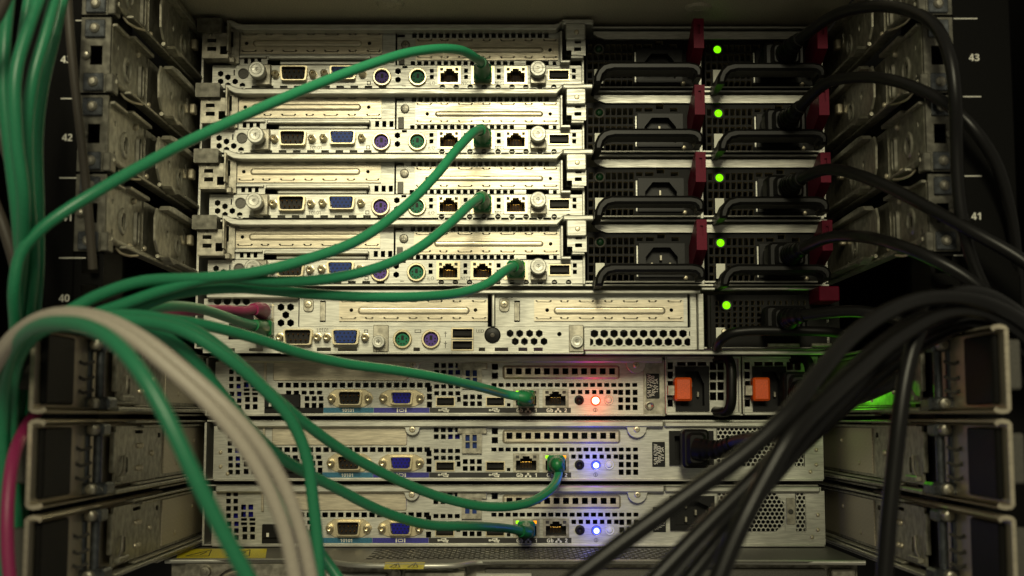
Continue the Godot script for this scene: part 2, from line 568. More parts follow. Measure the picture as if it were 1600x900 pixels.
# ---------------------------------------------------------------- connectors: each builds a part with its sub-parts
func dport(parent: Node, called: String, px: float, py: float, w: float, h: float, z: float, male: bool, insert: String, screws: float, plated := false) -> void:
	var c := L(px, py, z)
	var k := 0.437
	var ww := w * k / 2; var hh := h * k / 2
	var shell := func(f: float) -> PackedVector2Array:
		var p := PackedVector2Array()
		var r := 1.6
		var cor := [Vector2(ww * f - 0.9, -hh * f), Vector2(ww * f, hh * f), Vector2(-ww * f, hh * f), Vector2(-ww * f + 0.9, -hh * f)]
		for i in 4:
			var a: Vector2 = cor[(i + 3) % 4]; var b: Vector2 = cor[i]; var d: Vector2 = cor[(i + 1) % 4]
			for s in 4:
				var t := s / 3.0
				var p0 := b + (a - b).normalized() * r; var p1 := b + (d - b).normalized() * r
				p.append(c + p0.lerp(b, t).lerp(b.lerp(p1, t), t))
		return p
	var m := MB.new()
	var o: PackedVector2Array = shell.call(1.0)
	var inn: PackedVector2Array = shell.call(0.88)
	# flange and hollow shell
	if plated:
		var fl := PackedVector2Array()
		var fw := screws * k + 3.4
		for q in [Vector2(fw, 0), Vector2(fw - 1.6, 3.2), Vector2(ww + 1.6, hh + 1.4), Vector2(-ww - 1.6, hh + 1.4), Vector2(-fw + 1.6, 3.2), Vector2(-fw, 0), Vector2(-fw + 1.6, -3.2), Vector2(-ww - 1, -hh - 1.4), Vector2(ww + 1, -hh - 1.4), Vector2(fw - 1.6, -3.2)]:
			fl.append(c + q)
		m.prism(fl, z - 0.2, z + 0.8, 0.3)
	m.star_ring(o, inn, c, z + 5.5)
	m.wall(inn, z + 1.6, z + 5.5)
	for i in o.size():
		var a := o[i]; var b := o[(i + 1) % o.size()]
		var d := (b - a).normalized()
		m.flat(Vector3(a.x, a.y, z), Vector3(b.x, b.y, z), Vector3(b.x, b.y, z + 5.5), Vector3(a.x, a.y, z + 5.5), Vector3(d.y, -d.x, 0))
	var root := part(called, m, "nickel", parent)
	var q := MB.new()
	var core: PackedVector2Array = shell.call(0.8 if not male else 0.87)
	var zt := z + 1.6 if male else z + 5.2
	var holes := []
	var pins := MB.new()
	var cols := 5
	for row in (2 if male else 3):
		for i in (cols - (row if male else 0)):
			var off := 0.5 * row if male else (0.5 if row == 1 else 0.0)
			var x := c.x + (i + off - 2.0 - (0.0 if male else 0.25)) * ww * (0.34 if male else 0.30)
			var y := c.y + ((0.5 - row) * hh * 0.7 if male else (1 - row) * hh * 0.5)
			if male: pins.lathe(x, y, [[0.0, z + 4.6], [0.36, z + 4.2], [0.36, z + 1.5]], 8)
			else: pins.lathe(x, y, [[0.0, zt + 0.06], [0.62, zt + 0.05], [0.66, zt - 0.3]], 8)  # dark discs stand for the shade inside the sockets
	q.prism(core, z + 0.5, zt, 0.1)
	part("insert", q, insert, root)
	part("pins" if male else "dark_socket_discs", pins, "gold" if male else "port_black", root).set_meta("kind", "stuff")
	for s in [-1, 1]:
		var j := MB.new()
		var x: float = c.x + s * screws * k
		j.lathe(x, c.y, [[0.0, z + 2.2], [1.0, z + 2.2], [1.0, z + 5.4], [1.5, z + 5.6], [2.5, z + 5.0], [2.6, z + 0.8], [3.0, z + 0.7], [3.0, z - 0.2]], 6 if not plated else 14)
		part("jack_screw", j, "nickel", root)

func dinport(parent: Node, called: String, px: float, py: float, z: float, insert: String) -> void:
	var c := L(px, py, z)
	var m := MB.new()
	m.lathe(c.x, c.y, [[4.6, z - 6.0], [4.65, z + 2.0], [5.0, z + 2.5], [5.9, z + 2.5], [6.3, z + 1.9], [6.35, z - 0.5]], 30)
	var root := part(called, m, "nickel", parent)
	var q := MB.new()
	var d := L(px, py + 1.0, z)
	q.lathe(d.x, d.y, [[0.0, z + 0.6], [4.1, z + 0.6], [4.3, z + 0.3], [4.5, z - 3]], 28)
	part("insert", q, insert, root)
	var h := MB.new()  # solid dark shapes paint the shade of the slot and contact holes
	h.box(d.x - 0.9, d.y - 0.2, z - 0.5, d.x + 0.9, d.y + 2.9, z + 0.66, 0.05)
	for i in 6:
		var p: Vector2 = d + [Vector2(-2.7, 0.9), Vector2(2.7, 0.9), Vector2(-2.6, -1.2), Vector2(2.6, -1.2), Vector2(-1.0, -2.7), Vector2(1.0, -2.7)][i]
		h.lathe(p.x, p.y, [[0.0, z + 0.66], [0.62, z + 0.64], [0.62, z + 0.4]], 8)
	part("dark_contact_discs", h, "port_black", root).set_meta("kind", "stuff")

func netport(parent: Node, px: float, py: float, w: float, h: float, z: float, k := 0.437, shield := "nickel", flip := false) -> MeshInstance3D:
	var c := L(px, py, z)
	var ww := w * k / 2; var hh := h * k / 2
	var m := MB.new()
	# metal shield frame with the stepped opening, tall part downwards as in the photograph's wide bottom
	var f := PackedVector2Array()
	for q in [Vector2(-0.78, -0.78), Vector2(0.78, -0.78), Vector2(0.78, 0.28), Vector2(0.46, 0.28), Vector2(0.46, 0.5), Vector2(0.27, 0.5), Vector2(0.27, 0.74), Vector2(-0.27, 0.74), Vector2(-0.27, 0.5), Vector2(-0.46, 0.5), Vector2(-0.46, 0.28), Vector2(-0.78, 0.28)]:
		f.append(c + Vector2(q.x * ww, q.y * hh))
	m.star_ring(PackedVector2Array([c + Vector2(-ww, -hh), c + Vector2(ww, -hh), c + Vector2(ww, hh), c + Vector2(-ww, hh)]), f, c + Vector2(0, -hh * 0.1), z + 0.9)
	m.wall(f, z - 9, z + 0.9)
	var o := PackedVector2Array([c + Vector2(-ww, -hh), c + Vector2(ww, -hh), c + Vector2(ww, hh), c + Vector2(-ww, hh)])
	for i in 4:
		var a := o[i]; var b := o[(i + 1) % 4]
		var d := (b - a).normalized()
		m.flat(Vector3(a.x, a.y, z - 1), Vector3(b.x, b.y, z - 1), Vector3(b.x, b.y, z + 0.9), Vector3(a.x, a.y, z + 0.9), Vector3(d.y, -d.x, 0))
	var root := part("network_port", m, shield, parent)
	var b := MB.new()
	b.box(c.x - ww * 0.8, c.y - hh * 0.8, z - 10, c.x + ww * 0.8, c.y + hh * 0.76, z - 8.6, 0)
	part("port_interior", b, "port_black", root)
	var g := MB.new()
	for i in 8:
		var x := c.x + (i - 3.5) * 1.02
		g.tube(PackedVector3Array([Vector3(x, c.y - hh * 0.55, z - 8), Vector3(x, c.y + hh * 0.05, z - 4.5), Vector3(x, c.y + hh * 0.1, z - 3.5)]), 0.16, 5)
	part("contact_springs", g, "gold", root).set_meta("kind", "stuff")
	for s in [-1, 1]:
		var l := MB.new()
		var lw := ww * 0.13
		var x: float = c.x + s * ww * 0.66
		l.box(x - lw, c.y + hh * 0.5, z + 0.5, x + lw, c.y + hh * 0.82, z + 1.1, 0.1)
		part("indicator_window", l, "ink", root)
	return root

func light_up(port: Node, which: String, m: String) -> void:
	var o: MeshInstance3D = port.get_node(which)
	o.material_override = M[m]
	o.name = "lit_indicator"

func usbport(parent: Node, px0: float, py0: float, px1: float, py1: float, z: float) -> void:
	var r := R(px0, py0, px1, py1, z)
	var m := MB.new()
	m.plate(r[0], r[1], r[2], r[3], z + 0.7, 4, [[r[0] + 0.7, r[1] + 0.7, r[2] - 0.7, r[3] - 0.7]])
	var root := part("usb_port", m, "nickel", parent)
	var b := MB.new()
	b.box(r[0] + 0.6, r[1] + 0.6, z - 4, r[2] - 0.6, r[3] - 0.6, z - 2.5, 0)
	var h: float = r[3] - r[1]
	b.box(r[0] + 1.6, r[1] + h * 0.28, z - 3, r[2] - 1.6, r[1] + h * 0.58, z + 0.2, 0.15)
	part("tongue", b, "port_black", root)

func thumbscrew(parent: Node, px: float, py: float, r: float, z0: float, z1: float) -> void:
	var c := L(px, py, z1)
	var m := MB.new()
	m.lathe(c.x, c.y, [[0.0, z1 - 1.0], [1.2, z1 - 1.0], [1.3, z1 - 0.2], [r * 0.55, z1 - 0.1], [r * 0.6, z1 - 0.5], [r * 0.66, z1 - 0.5], [r * 0.7, z1], [r * 0.9, z1], [r, z1 - 0.5], [r, z1 - 6], [r * 0.82, z1 - 6.5], [r * 0.82, z0]], 32)
	var o := part("thumbscrew", m, "steel", parent)
	var s := MB.new()  # darker cross paints the shade of the drive recess
	s.box(c.x - 1.3, c.y - 0.25, z1 - 0.99, c.x + 1.3, c.y + 0.25, z1 - 0.9, 0)
	s.box(c.x - 0.25, c.y - 1.3, z1 - 0.985, c.x + 0.25, c.y + 1.3, z1 - 0.895, 0)
	part("dark_drive_cross", s, "flange_zinc", o)

func screw(parent: Node, c: Vector2, r: float, z: float, m := "zinc", called := "screw") -> void:
	var q := MB.new()
	q.lathe(c.x, c.y, [[0.0, z + r * 0.32], [r * 0.4, z + r * 0.33], [r * 0.8, z + r * 0.26], [r, z + r * 0.08], [r, z - 0.3]], 18)
	var o := part(called, q, m, parent)
	var s := MB.new()  # darker raised cross stands for a shaded recess
	s.box(c.x - r * 0.5, c.y - r * 0.1, z, c.x + r * 0.5, c.y + r * 0.1, z + r * 0.36, 0)
	s.box(c.x - r * 0.1, c.y - r * 0.5, z, c.x + r * 0.1, c.y + r * 0.5, z + r * 0.365, 0)
	if o.get_parent().get_parent() == self: part("dark_cross", s, "flange_zinc", o)

func slot_cover(parent: Node, px0: float, py0: float, px1: float, py1: float, rx0: float, rx1: float, ry0: float, ry1: float, hx0: float, hx1: float, hy: float, z: float) -> void:
	var r := R(px0, py0, px1, py1, z)
	var holes := [ngon(L(hx0, hy, z), 1.25, 14), ngon(L(hx1, hy, z), 1.25, 14)]
	# thin stamped notches along both long edges
	var w: float = r[2] - r[0]
	for e in [r[1] + 1.5, r[3] - 1.5]:
		for q in [[0.015, 0.11], [0.18, 0.225], [0.305, 0.395], [0.475, 0.52], [0.6, 0.69], [0.77, 0.815], [0.9, 0.985]]:
			holes.append([r[0] + w * q[0], e - 0.22, r[0] + w * q[1], e + 0.22])
			for t in [q[0], q[1]]:
				holes.append([r[0] + w * t - 0.65, e + 0.23, r[0] + w * t + 0.65, e + 1.15])
	var m := MB.new()
	m.plate(r[0], r[1], r[2], r[3], z, 0.9, holes)
	# stamped ridge
	var q := R(rx0, ry0, rx1, ry1, z)
	var rad: float = (q[3] - q[1]) / 2 - 0.01
	var steps := [[0.0, 0.0], [0.5, 0.55], [1.0, 0.85], [1.5, 0.95]]
	var prev := rounded(q, rad, 8)
	for i in range(1, steps.size()):
		var s: float = steps[i][0]
		var nx := rounded([q[0] + s, q[1] + s, q[2] - s, q[3] - s], maxf(rad - s, 0.05), 8)
		for k in nx.size():
			var l := (k + 1) % nx.size()
			var d := (prev[l] - prev[k])
			if d.length() < 1e-6: d = prev[(l + 1) % nx.size()] - prev[k]
			d = d.normalized()
			var nn: Vector3 = Vector3(d.y, -d.x, 0) * (steps[i][1] - steps[i - 1][1]) + Vector3(0, 0, 1) * 0.5
			m.flat(Vector3(prev[k].x, prev[k].y, z + steps[i - 1][1] + 0.01), Vector3(prev[l].x, prev[l].y, z + steps[i - 1][1] + 0.01), Vector3(nx[l].x, nx[l].y, z + steps[i][1] + 0.01), Vector3(nx[k].x, nx[k].y, z + steps[i][1] + 0.01), nn.normalized())
		prev = nx
	m.fill(prev, z + steps[-1][1] + 0.01)
	part("expansion_slot_cover", m, "bright_steel", parent)

func inlet(parent: Node, r: Array, z: float, depth := 3.5, sideways := false) -> void:
	# r is the outline of the black block in local millimetres
	var w: float = r[2] - r[0]; var h: float = r[3] - r[1]
	var hole := PackedVector2Array()
	for q in [Vector2(0.15, 0.12), Vector2(0.85, 0.12), Vector2(0.85, 0.6), Vector2(0.68, 0.88), Vector2(0.32, 0.88), Vector2(0.15, 0.6)]:
		var t: Vector2 = q
		if sideways: t = Vector2(q.y, q.x)
		hole.append(Vector2(r[0] + w * t.x, r[1] + h * t.y))
	var m := MB.new()
	m.plate(r[0], r[1], r[2], r[3], z + depth, depth + 8, [hole])
	var root: Node = part("power_inlet", m, "black_plastic", parent)
	if root.get_parent().get_parent() != self:
		# already a sub-part: floor and blades stay in one mesh of the supply
		root = parent
	var b := MB.new()
	b.box(r[0] + 0.3, r[1] + 0.3, z - 9, r[2] - 0.3, r[3] - 0.3, z - 7, 0)
	part("inlet_floor", b, "black_plastic", root)
	var p := MB.new()
	var c := Vector2((r[0] + r[2]) / 2, (r[1] + r[3]) / 2)
	for q in ([Vector2(0, 0.1), Vector2(-0.2, -0.12), Vector2(0.2, -0.12)] if not sideways else [Vector2(0.1, 0), Vector2(-0.12, -0.2), Vector2(-0.12, 0.2)]):
		var d := c + Vector2(q.x * w, q.y * h)
		p.box(d.x - 0.9, d.y - 1.9, z - 8, d.x + 0.9, d.y + 1.9, z - 3.5, 0.3)
	part("inlet_blades", p, "zinc", root).set_meta("kind", "stuff")

# ---------------------------------------------------------------- the four thin servers on top
func power_supply(parent: Node3D, lit: bool) -> Node3D:
	var ps := group_part("power_supply", parent)
	var z := -4.0
	var walls := MB.new()
	var face := MB.new()
	var r := R(917, 261, 1093, 342, z)
	var holes := []
	for j in 5:
		for i in 8:
			if j == 0 and i in [1, 2]: continue
			holes.append(R(919.5 + i * 9.1, 269.5 + j * 14.2, 926.8 + i * 9.1, 280.5 + j * 14.2, z))
	for q in [[994, 269, 1004, 275], [1008, 269, 1021, 275], [1048, 269, 1060, 275]]: holes.append(R(q[0], q[1], q[2], q[3], z))
	var inl := R(997, 279, 1068, 331, z)
	holes.append(inl)
	holes.append(R(1026, 264, 1038, 271, z))
	face.plate(r[0], r[1], r[2], r[3], z, 4.5, holes, walls)
	part("perforated_face", face, "dark_paint", ps)
	part("punched_edges", walls, "edge_metal", ps)
	inlet(ps, inl, z, 1.6)
	pieces("guide_strip", [[1094, 262, 1099, 341]], z - 6, z + 2, 0.25, "steel", ps)
	pieces("guide_strip", [[993.5, 282, 996, 330]], z - 1, z + 0.8, 0.1, "steel", ps)
	# indicator with its dark collar
	var c := L(937, 277, z)
	var co := MB.new()
	co.lathe(c.x, c.y, [[2.6, z - 1], [2.6, z + 0.8], [3.0, z + 1.0], [3.6, z + 0.7], [3.7, z - 1.2]], 24)
	part("light_collar", co, "grey_paint", ps)
	var led := MB.new()
	led.lathe(c.x, c.y, [[0.0, z + 2.3], [1.2, z + 2.0], [2.1, z + 1.2], [2.55, z + 0.2], [2.55, z - 1]], 20)
	part("status_light", led, "led_green" if lit else "led_off", ps)
	# sticker, handle, lever
	var sk := MB.new()
	pbox(sk, 930, 309, 944, 332, z, z + 0.35, 0.02)
	part("white_label", sk, "white_plastic", ps)
	var h := MB.new()
	var loop := PackedVector2Array()
	for q in [[929, 340], [930, 328], [935, 317], [943, 309], [955, 305.5], [1080, 305.5], [1091, 307.5], [1098, 312], [1101, 319], [1100, 330], [1090, 330], [1089, 323], [1085, 319.5], [1078, 318.5], [962, 318.5], [951, 321], [945, 327], [941, 340]]: loop.append(L(q[0], q[1], 30))
	h.prism(loop, 13, 31, 1.6)
	for q in [[loop[0], loop[17]], [loop[9], loop[10]]]:
		h.box(minf(q[0].x, q[1].x), q[0].y, -4, maxf(q[0].x, q[1].x), q[0].y + 6, 15, 0.8)
	part("handle", h, "black_plastic", ps)
	var lv := MB.new()
	var fr := R(1087, 237, 1103, 284, 33)
	var lx: float = fr[0]
	lv.xf = Transform3D(Basis(Vector3(0, 0, 1), Vector3(0, 1, 0), Vector3(1, 0, 0)), Vector3.ZERO)
	lv.prism(PackedVector2Array([Vector2(-4, fr[1] - 8), Vector2(12, fr[1] - 7), Vector2(31.5, fr[1]), Vector2(31.5, fr[3]), Vector2(26, fr[3]), Vector2(-4, fr[3] - 13)]), lx, fr[2], 0.0)
	lv.xf = Transform3D.IDENTITY
	var sl := [(fr[0] + fr[2]) / 2 - 0.9, fr[3] - 10.5, (fr[0] + fr[2]) / 2 + 0.9, fr[3] - 4.0]
	lv.plate(fr[0], fr[1], fr[2], fr[3], 33, 1.5, [sl])
	part("release_lever", lv, "maroon_plastic", ps)
	var sc := MB.new()
	var s := L(1070, 332, z)
	sc.lathe(s.x, s.y, [[0.0, z + 1.4], [1.0, z + 1.3], [1.6, z + 0.6], [1.7, z]], 12)
	part("screw", sc, "edge_metal", ps)
	return ps

func flush_server() -> Node3D:
	org = Vector3(0, 3 * U + 1.4, 0)
	org.y = 134.73
	var t := thing("rack_server", "", "server", "four identical thin servers stacked at the top", org)
	# case: an open tray, dark inside
	var m := MB.new()
	m.box(-212, 0.2, -420, -210.5, 41, -3, 0)
	m.box(212, 0.2, -420, 210.5, 41, -3, 0)
	m.box(-210.4, 0.2, -420, 210.4, 1.2, -3, 0)
	m.box(-210.4, 0.2, -421, 210.4, 41, -420, 0)
	part("case", m, "steel", t)
	# lid with its bent lips
	m = MB.new()
	var poly := PackedVector2Array()
	for q in [[349, 233], [357, 234], [366, 238], [376, 240], [866, 240], [874, 238], [880, 233], [880, 238], [870, 248.5], [376, 249], [364, 247.5], [352, 241], [349, 239]]: poly.append(L(q[0], q[1], 9))
	m.prism(poly, 0, 9, 0.6)
	m.box(-212, 41.2, -420, 212, 42.4, -1, 0)
	poly = PackedVector2Array()
	for q in [[930, 246], [1284, 246], [1284, 258], [948, 258], [936, 254], [930, 250]]: poly.append(L(q[0], q[1], 6))
	m.prism(poly, -7, -1.5, 1.8)
	part("lid", m, "steel", t)
	# riser plates
	m = MB.new()
	var z := -2.0
	var holes := grid_holes(377, 292, 3, 1, 10.6, 0, 6, 8.5, z)
	holes += grid_holes(585, 290, 3, 1, 11.2, 0, 6.5, 9.5, z)
	var r := R(366, 250, 616, 303, z)
	holes.append(R(414, 294, 576, 303.5, z))
	holes.append(R(374, 252.6, 592, 284, z))
	m.plate(r[0], r[1], r[2], r[3], z, 1.2, holes)
	pbox(m, 369, 288, 412, 291.5, z, z + 2.5)
	part("riser_bracket", m, "steel", t)
	pieces("riser_bar", [[415, 288.5, 577, 294]], z, z + 5.5, 1.0, "steel", t)
	pieces("riser_bar", [[433, 296.5, 574, 303]], z - 3, z + 1.0, 0.8, "steel", t)
	slot_cover(t, 371, 251.5, 595, 285, 391, 563, 263, 274, 381, 575, 268.3, z + 1.2)
	m = MB.new()
	holes = grid_holes(642.5, 252, 21, 1, 10.42, 0, 7, 7.5, z)
	holes += grid_holes(640, 296.5, 16, 1, 10.42, 0, 7, 6, z)
	holes.append(R(619, 254, 631, 258.5, z))
	holes.append(R(822, 296.2, 858, 303, z))
	holes.append(R(864, 297, 870, 303, z))
	holes.append(R(651, 262.5, 870, 293.8, z))
	r = R(619, 250, 879, 302.5, z)
	m.plate(r[0], r[1], r[2], r[3], z, 1.2, holes)
	part("riser_bracket", m, "steel", t)
	m = MB.new()
	pbox(m, 621, 284, 630, 302, z, z + 1.6, 0.2)
	part("riser_latch", m, "grey_paint", t)
	slot_cover(t, 648, 261, 873, 295, 679, 849, 274.5, 283.5, 667, 860, 279, z + 1.0)
	screw(t, L(632, 271, z), 3.0, z + 0.8, "zinc")
	# port panel
	z = 0.0
	holes = []
	for q in [[340, 317], [340, 329.5], [351.5, 322.5], [363, 329.5], [351.5, 335.5], [374.5, 336]]: holes.append(ngon(L(q[0], q[1], z), 2.15, 6, PI / 6))
	holes.append(R(360.5, 311, 362.5, 320, z))
	for i in 10: holes.append(R(389 + i * 22.3, 336.2, 401 + i * 22.3, 340, z))
	for i in 10: holes.append(ngon(L(690 + i * 22.0, 338.6, z), 2.0, 8))
	for q in [[620, 313], [620, 326.5]]: holes.append(ngon(L(q[0], q[1], z), 2.2, 6, PI / 6))
	for x in [670.3, 776, 894.5]:
		for y in [309, 319]: holes.append(R(x, y, x + 6.3, y + 6.6, z))
	for y in [309, 319]: holes.append(R(724.5, y, 730.5, y + 6.6, z))
	for q in [[701, 320], [754, 320], [806, 320]]: holes.append(R(q[0] - 18, q[1] - 14.5, q[0] + 18, q[1] + 14, z))
	for q in [[595, 323], [652, 323]]: holes.append(ngon(L(q[0], q[1], z), 5.0, 18))
	holes.append(R(857, 309.5, 891, 329, z))
	for q in [[631, 304.5]]: holes.append(R(q[0] - 4, q[1], q[0] + 4, q[1] + 4, z))
	r = R(327, 304, 910, 340, z)
	m = MB.new()
	m.plate(r[0], r[1], r[2], r[3], z, 1.0, holes)
	part("port_panel", m, "steel", t)
	var c := L(376, 317, z)
	m = MB.new()
	m.lathe(c.x, c.y, [[0.0, z + 0.3], [2.9, z + 0.3], [3.0, z + 1.0], [3.6, z + 1.0], [3.7, z]], 20)
	part("locking_stud", m, "grey_paint", t)
	m = MB.new()
	pbox(m, 396, 303, 419, 336, z, z + 5.0, 0.6)
	part("screw_block", m, "zinc", t)
	thumbscrew(t, 396.5, 313.5, 5.6, z + 4, z + 15)
	dport(t, "serial_port", 457, 319, 43, 23, z, true, "port_black", 29)
	dport(t, "video_port", 534.5, 318, 42, 21, z, false, "blue_plastic", 29.5)
	dinport(t, "mouse_port", 595, 323, z, "purple_plastic")
	dinport(t, "keyboard_port", 651.5, 323, z, "teal_plastic")
	for q in [[701, 320], [754, 320], [806, 320]]: netport(t, q[0], q[1], 36, 28.5, z)
	m = MB.new()
	pbox(m, 829, 320, 854, 334, z, z + 6, 0.5)
	part("screw_block", m, "zinc", t)
	thumbscrew(t, 841, 311.5, 5.4, z + 4, z + 14)
	usbport(t, 857, 310.5, 891, 328, z)
	for q in [["10101", 492, 332.5, 1.3], ["iLO", 673.5, 332.5, 1.6], ["NIC1", 728, 332.5, 1.6], ["NIC2", 781, 332.5, 1.6]]:
		var a := L(q[1], q[2], z)
		lettering(t, "engraved_lettering", q[0], Vector3(a.x, a.y, z + 0.03), q[3], "ink", false)
	m = MB.new()
	for q in [[571, 329, 577, 330], [571, 334, 577, 335], [571, 329, 572, 335], [576, 329, 577, 335], [626, 336, 632, 337]]:
		pbox(m, q[0], q[1], q[2], q[3], z, z + 0.06, 0)
	part("engraved_symbol", m, "ink", t)
	# left latch bracket
	m = MB.new()
	poly = rounded(R(302.5, 232, 341, 254, 17), 0.8)
	m.prism(poly, 6, 17, 0.8)
	pbox(m, 322, 253, 327, 259, 6, 13, 0.5)
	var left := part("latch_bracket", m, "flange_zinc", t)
	m = MB.new()
	r = R(311, 255, 352, 293, 12)
	m.plate(r[0], r[1], r[2], r[3], 12, 1.2, [R(319, 264, 333, 270, 12), R(319, 277, 333, 283.5, 12), R(339, 276, 350.5, 289, 12)])
	pbox(m, 311, 293, 352, 295.5, 0, 12.8, 0.4)
	pbox(m, 349.5, 238, 353, 284, 8, 14, 0.3)
	r = R(353, 246, 369, 301, 3)
	m.plate(r[0], r[1], r[2], r[3], 3, 1.2, [R(355, 251, 360, 275, 3)])
	pbox(m, 353, 292, 362, 301, 0, 8, 0.5)
	part("latch_frame", m, "zinc", left)
	# right latch bracket
	m = MB.new()
	pbox(m, 879, 232.5, 929, 241, 2, 13, 0.9)
	poly = rounded(R(885, 240, 916, 265, 13.6), 1.2)
	m.prism(poly, 10, 13.6, 0.6)
	var right := part("latch_bracket", m, "steel", t)
	m = MB.new()
	c = L(902, 254, 13.6)
	m.lathe(c.x, c.y, [[0.0, 14.3], [1.2, 14.2], [1.7, 13.6]], 14)
	part("rivet", m, "edge_metal", right)
	m = MB.new()
	r = R(886, 265.5, 916, 290, 9)
	m.plate(r[0], r[1], r[2], r[3], 9, 1.2, [R(899, 267, 909, 271, 9), R(898, 277, 909, 283, 9), R(885.5, 282, 894, 290.5, 9)])
	pbox(m, 876, 297, 892, 301.5, 0, 8, 0.5)
	pbox(m, 876, 250, 879.5, 298, 0, 6, 0.3)
	pbox(m, 893, 290.5, 913, 294, 0, 8, 0.3)
	pbox(m, 910, 294, 914, 341, -6, 2, 0.4)
	part("latch_frame", m, "steel", right)
	# power supplies: the left one idle, the right one lit
	power_supply(t, false)
	var p := power_supply(t, true)
	p.position = Vector3(P(1124, 279, -4).x - P(937, 277, -4).x, -0.4, 0) * MM
	return t

# ---------------------------------------------------------------- the server with one power supply and the pair of slots
func mid_server() -> Node3D:
	org = Vector3(0, 45.85, 0)
	var t := thing("rack_server", "server with honeycomb vents and a pink cable plugged in at its left end", "server", "", org)
	var m := MB.new()
	m.box(-212, 0.4, -420, -210.5, 42, -3, 0)
	m.box(212, 0.4, -420, 210.5, 42, -3, 0)
	m.box(-210.4, 0.4, -420, 210.4, 1.2, -3, 0)
	m.box(-210.4, 0.4, -421, 210.4, 42, -420, 0)
	part("case", m, "steel", t)
	m = MB.new()
	m.box(-212, 42.1, -420, 212, 43.2, -1, 0)
	part("lid", m, "steel", t)
	pieces("lid_lip", [[322, 454, 465, 466], [466, 453, 1095, 458.5], [1096, 449, 1304, 453]], -1, 5, 0.8, "steel", t)
	var z := -2.0
	# left field with the stacked network ports
	var holes := []
	for i in 4: holes.append(ngon(L(340 + i * 15, 471, z), 2.7, 6, PI / 6))
	for q in [[439, 480], [454, 480], [446.5, 492], [439, 504.5], [454, 504.5]]: holes.append(ngon(L(q[0], q[1], z), 2.6, 6, PI / 6))
	for i in 3: holes.append(R(345 + i * 44, 544, 367 + i * 44, 548.5, z))
	for q in [[377, 490], [377, 518]]: holes.append(R(q[0] - 20, q[1] - 12.5, q[0] + 20, q[1] + 12.5, z))
	holes.append(R(402, 475, 426, 526, z))
	var r := R(318, 467, 466, 551, z)
	m = MB.new()
	m.plate(r[0], r[1], r[2], r[3], z, 1.0, holes)
	part("vent_panel", m, "steel", t)
	netport(t, 414, 488, 27, 25, z)
	netport(t, 414, 514, 27, 25, z)
	m = MB.new()
	pbox(m, 358, 478, 400, 530, -20, -12, 0)
	part("port_interior", m, "port_black", t)
	# risers
	for k in 2:
		var dx := 306.0 * k
		m = MB.new()
		holes = [R(500 + dx * 0.992, 470, 509 + dx * 0.992, 503, z), R(763, 467, 769, 511, z)]
		r = R(468 + dx, 459, 762 + dx * 1.02, 510, z)
		m.plate(r[0], r[1], r[2], r[3], z, 1.0, [holes[0], R(534 + dx * 0.996, 470, 758 + dx, 500, z)])
		part("riser_bracket", m, "steel", t)
		m = MB.new()
		pbox(m, 500 + dx * 0.992, 472, 508.5 + dx * 0.992, 501, z - 1.4, z - 0.3, 0.2)
		part("riser_tab", m, "zinc", t)
		m = MB.new()
		m.prism(rounded(R(474 + dx, 466, 490 + dx, 487, z + 1.2), 2.5), z - 0.5, z + 1.2, 0.3)
		var tb := part("retainer_tab", m, "zinc", t)
		screw(t, L(482 + dx, 476, z), 2.6, z + 1.2, "edge_metal", "rivet")
		slot_cover(t, 530 + dx * 0.996, 468.5, 762 + dx, 501.5, 559 + dx, 734 + dx, 479.5, 491.5, 549 + dx, 743 + dx, 484.5, z + 1.2)
	pieces("pillar", [[768.5, 454, 773, 510]], z, z + 4, 0.5, "steel", t)
	pieces("pillar", [[1078, 459, 1089, 546]], z - 2, z + 1, 0.5, "steel", t)
	# lower port panel
	z = 0.0
	holes = []
	for q in [[797, 521], [812, 521], [827.5, 521], [842.5, 521], [805, 533.5], [819.5, 533.5], [834.5, 533.5], [850, 533.5]]: holes.append(ngon(L(q[0], q[1], z), 2.6, 6, PI / 6))
	for q in [[646, 656], [748, 758], [773, 794], [810, 824], [834, 848], [495, 517], [528, 558]]: holes.append(R(q[0], 543, q[1], 548.5, z))
	for q in [[629, 531], [673.5, 531]]: holes.append(ngon(L(q[0], q[1], z), 5.0, 18))
	holes.append(R(705, 512, 740, 530, z)); holes.append(R(705, 531, 740, 548, z))
	holes.append(ngon(L(874, 522, z), 1.5, 12))
	r = R(438, 511, 912, 550.5, z)
	m = MB.new()
	m.plate(r[0], r[1], r[2], r[3], z, 1.0, holes)
	pbox(m, 438, 550.5, 912, 553, -3, 3, 0.3)
	part("port_panel", m, "steel", t)
	dport(t, "serial_port", 467, 527, 45, 24, z, true, "port_black", 28.5)
	dport(t, "video_port", 541, 527, 42, 23, z, false, "blue_plastic", 29)
	dinport(t, "keyboard_port", 629, 530, z, "teal_plastic")
	dinport(t, "mouse_port", 673.5, 530, z, "purple_plastic")
	usbport(t, 705.5, 512.5, 739.5, 529.5, z)
	usbport(t, 705.5, 531.5, 739.5, 547.5, z)
	pieces("screw_block", [[583, 508, 607, 549], [889, 508, 912, 549]], z, z + 1.4, 0.4, "zinc", t)
	thumbscrew(t, 591, 533.5, 4.3, z + 1, z + 6)
	thumbscrew(t, 901.5, 533.5, 4.3, z + 1, z + 4)
	var c := L(769.5, 523.5, z)
	m = MB.new()
	m.lathe(c.x, c.y, [[1.5, z + 1.6], [1.7, z + 2.0], [4.6, z + 1.6], [5.4, z + 0.8], [5.5, z - 0.4]], 28)
	var bt := part("locator_button", m, "black_plastic", t)
	m = MB.new()
	m.lathe(c.x, c.y, [[0.0, z + 1.7], [1.5, z + 1.5]], 14)
	part("button_lens", m, "taupe_jacket", bt)
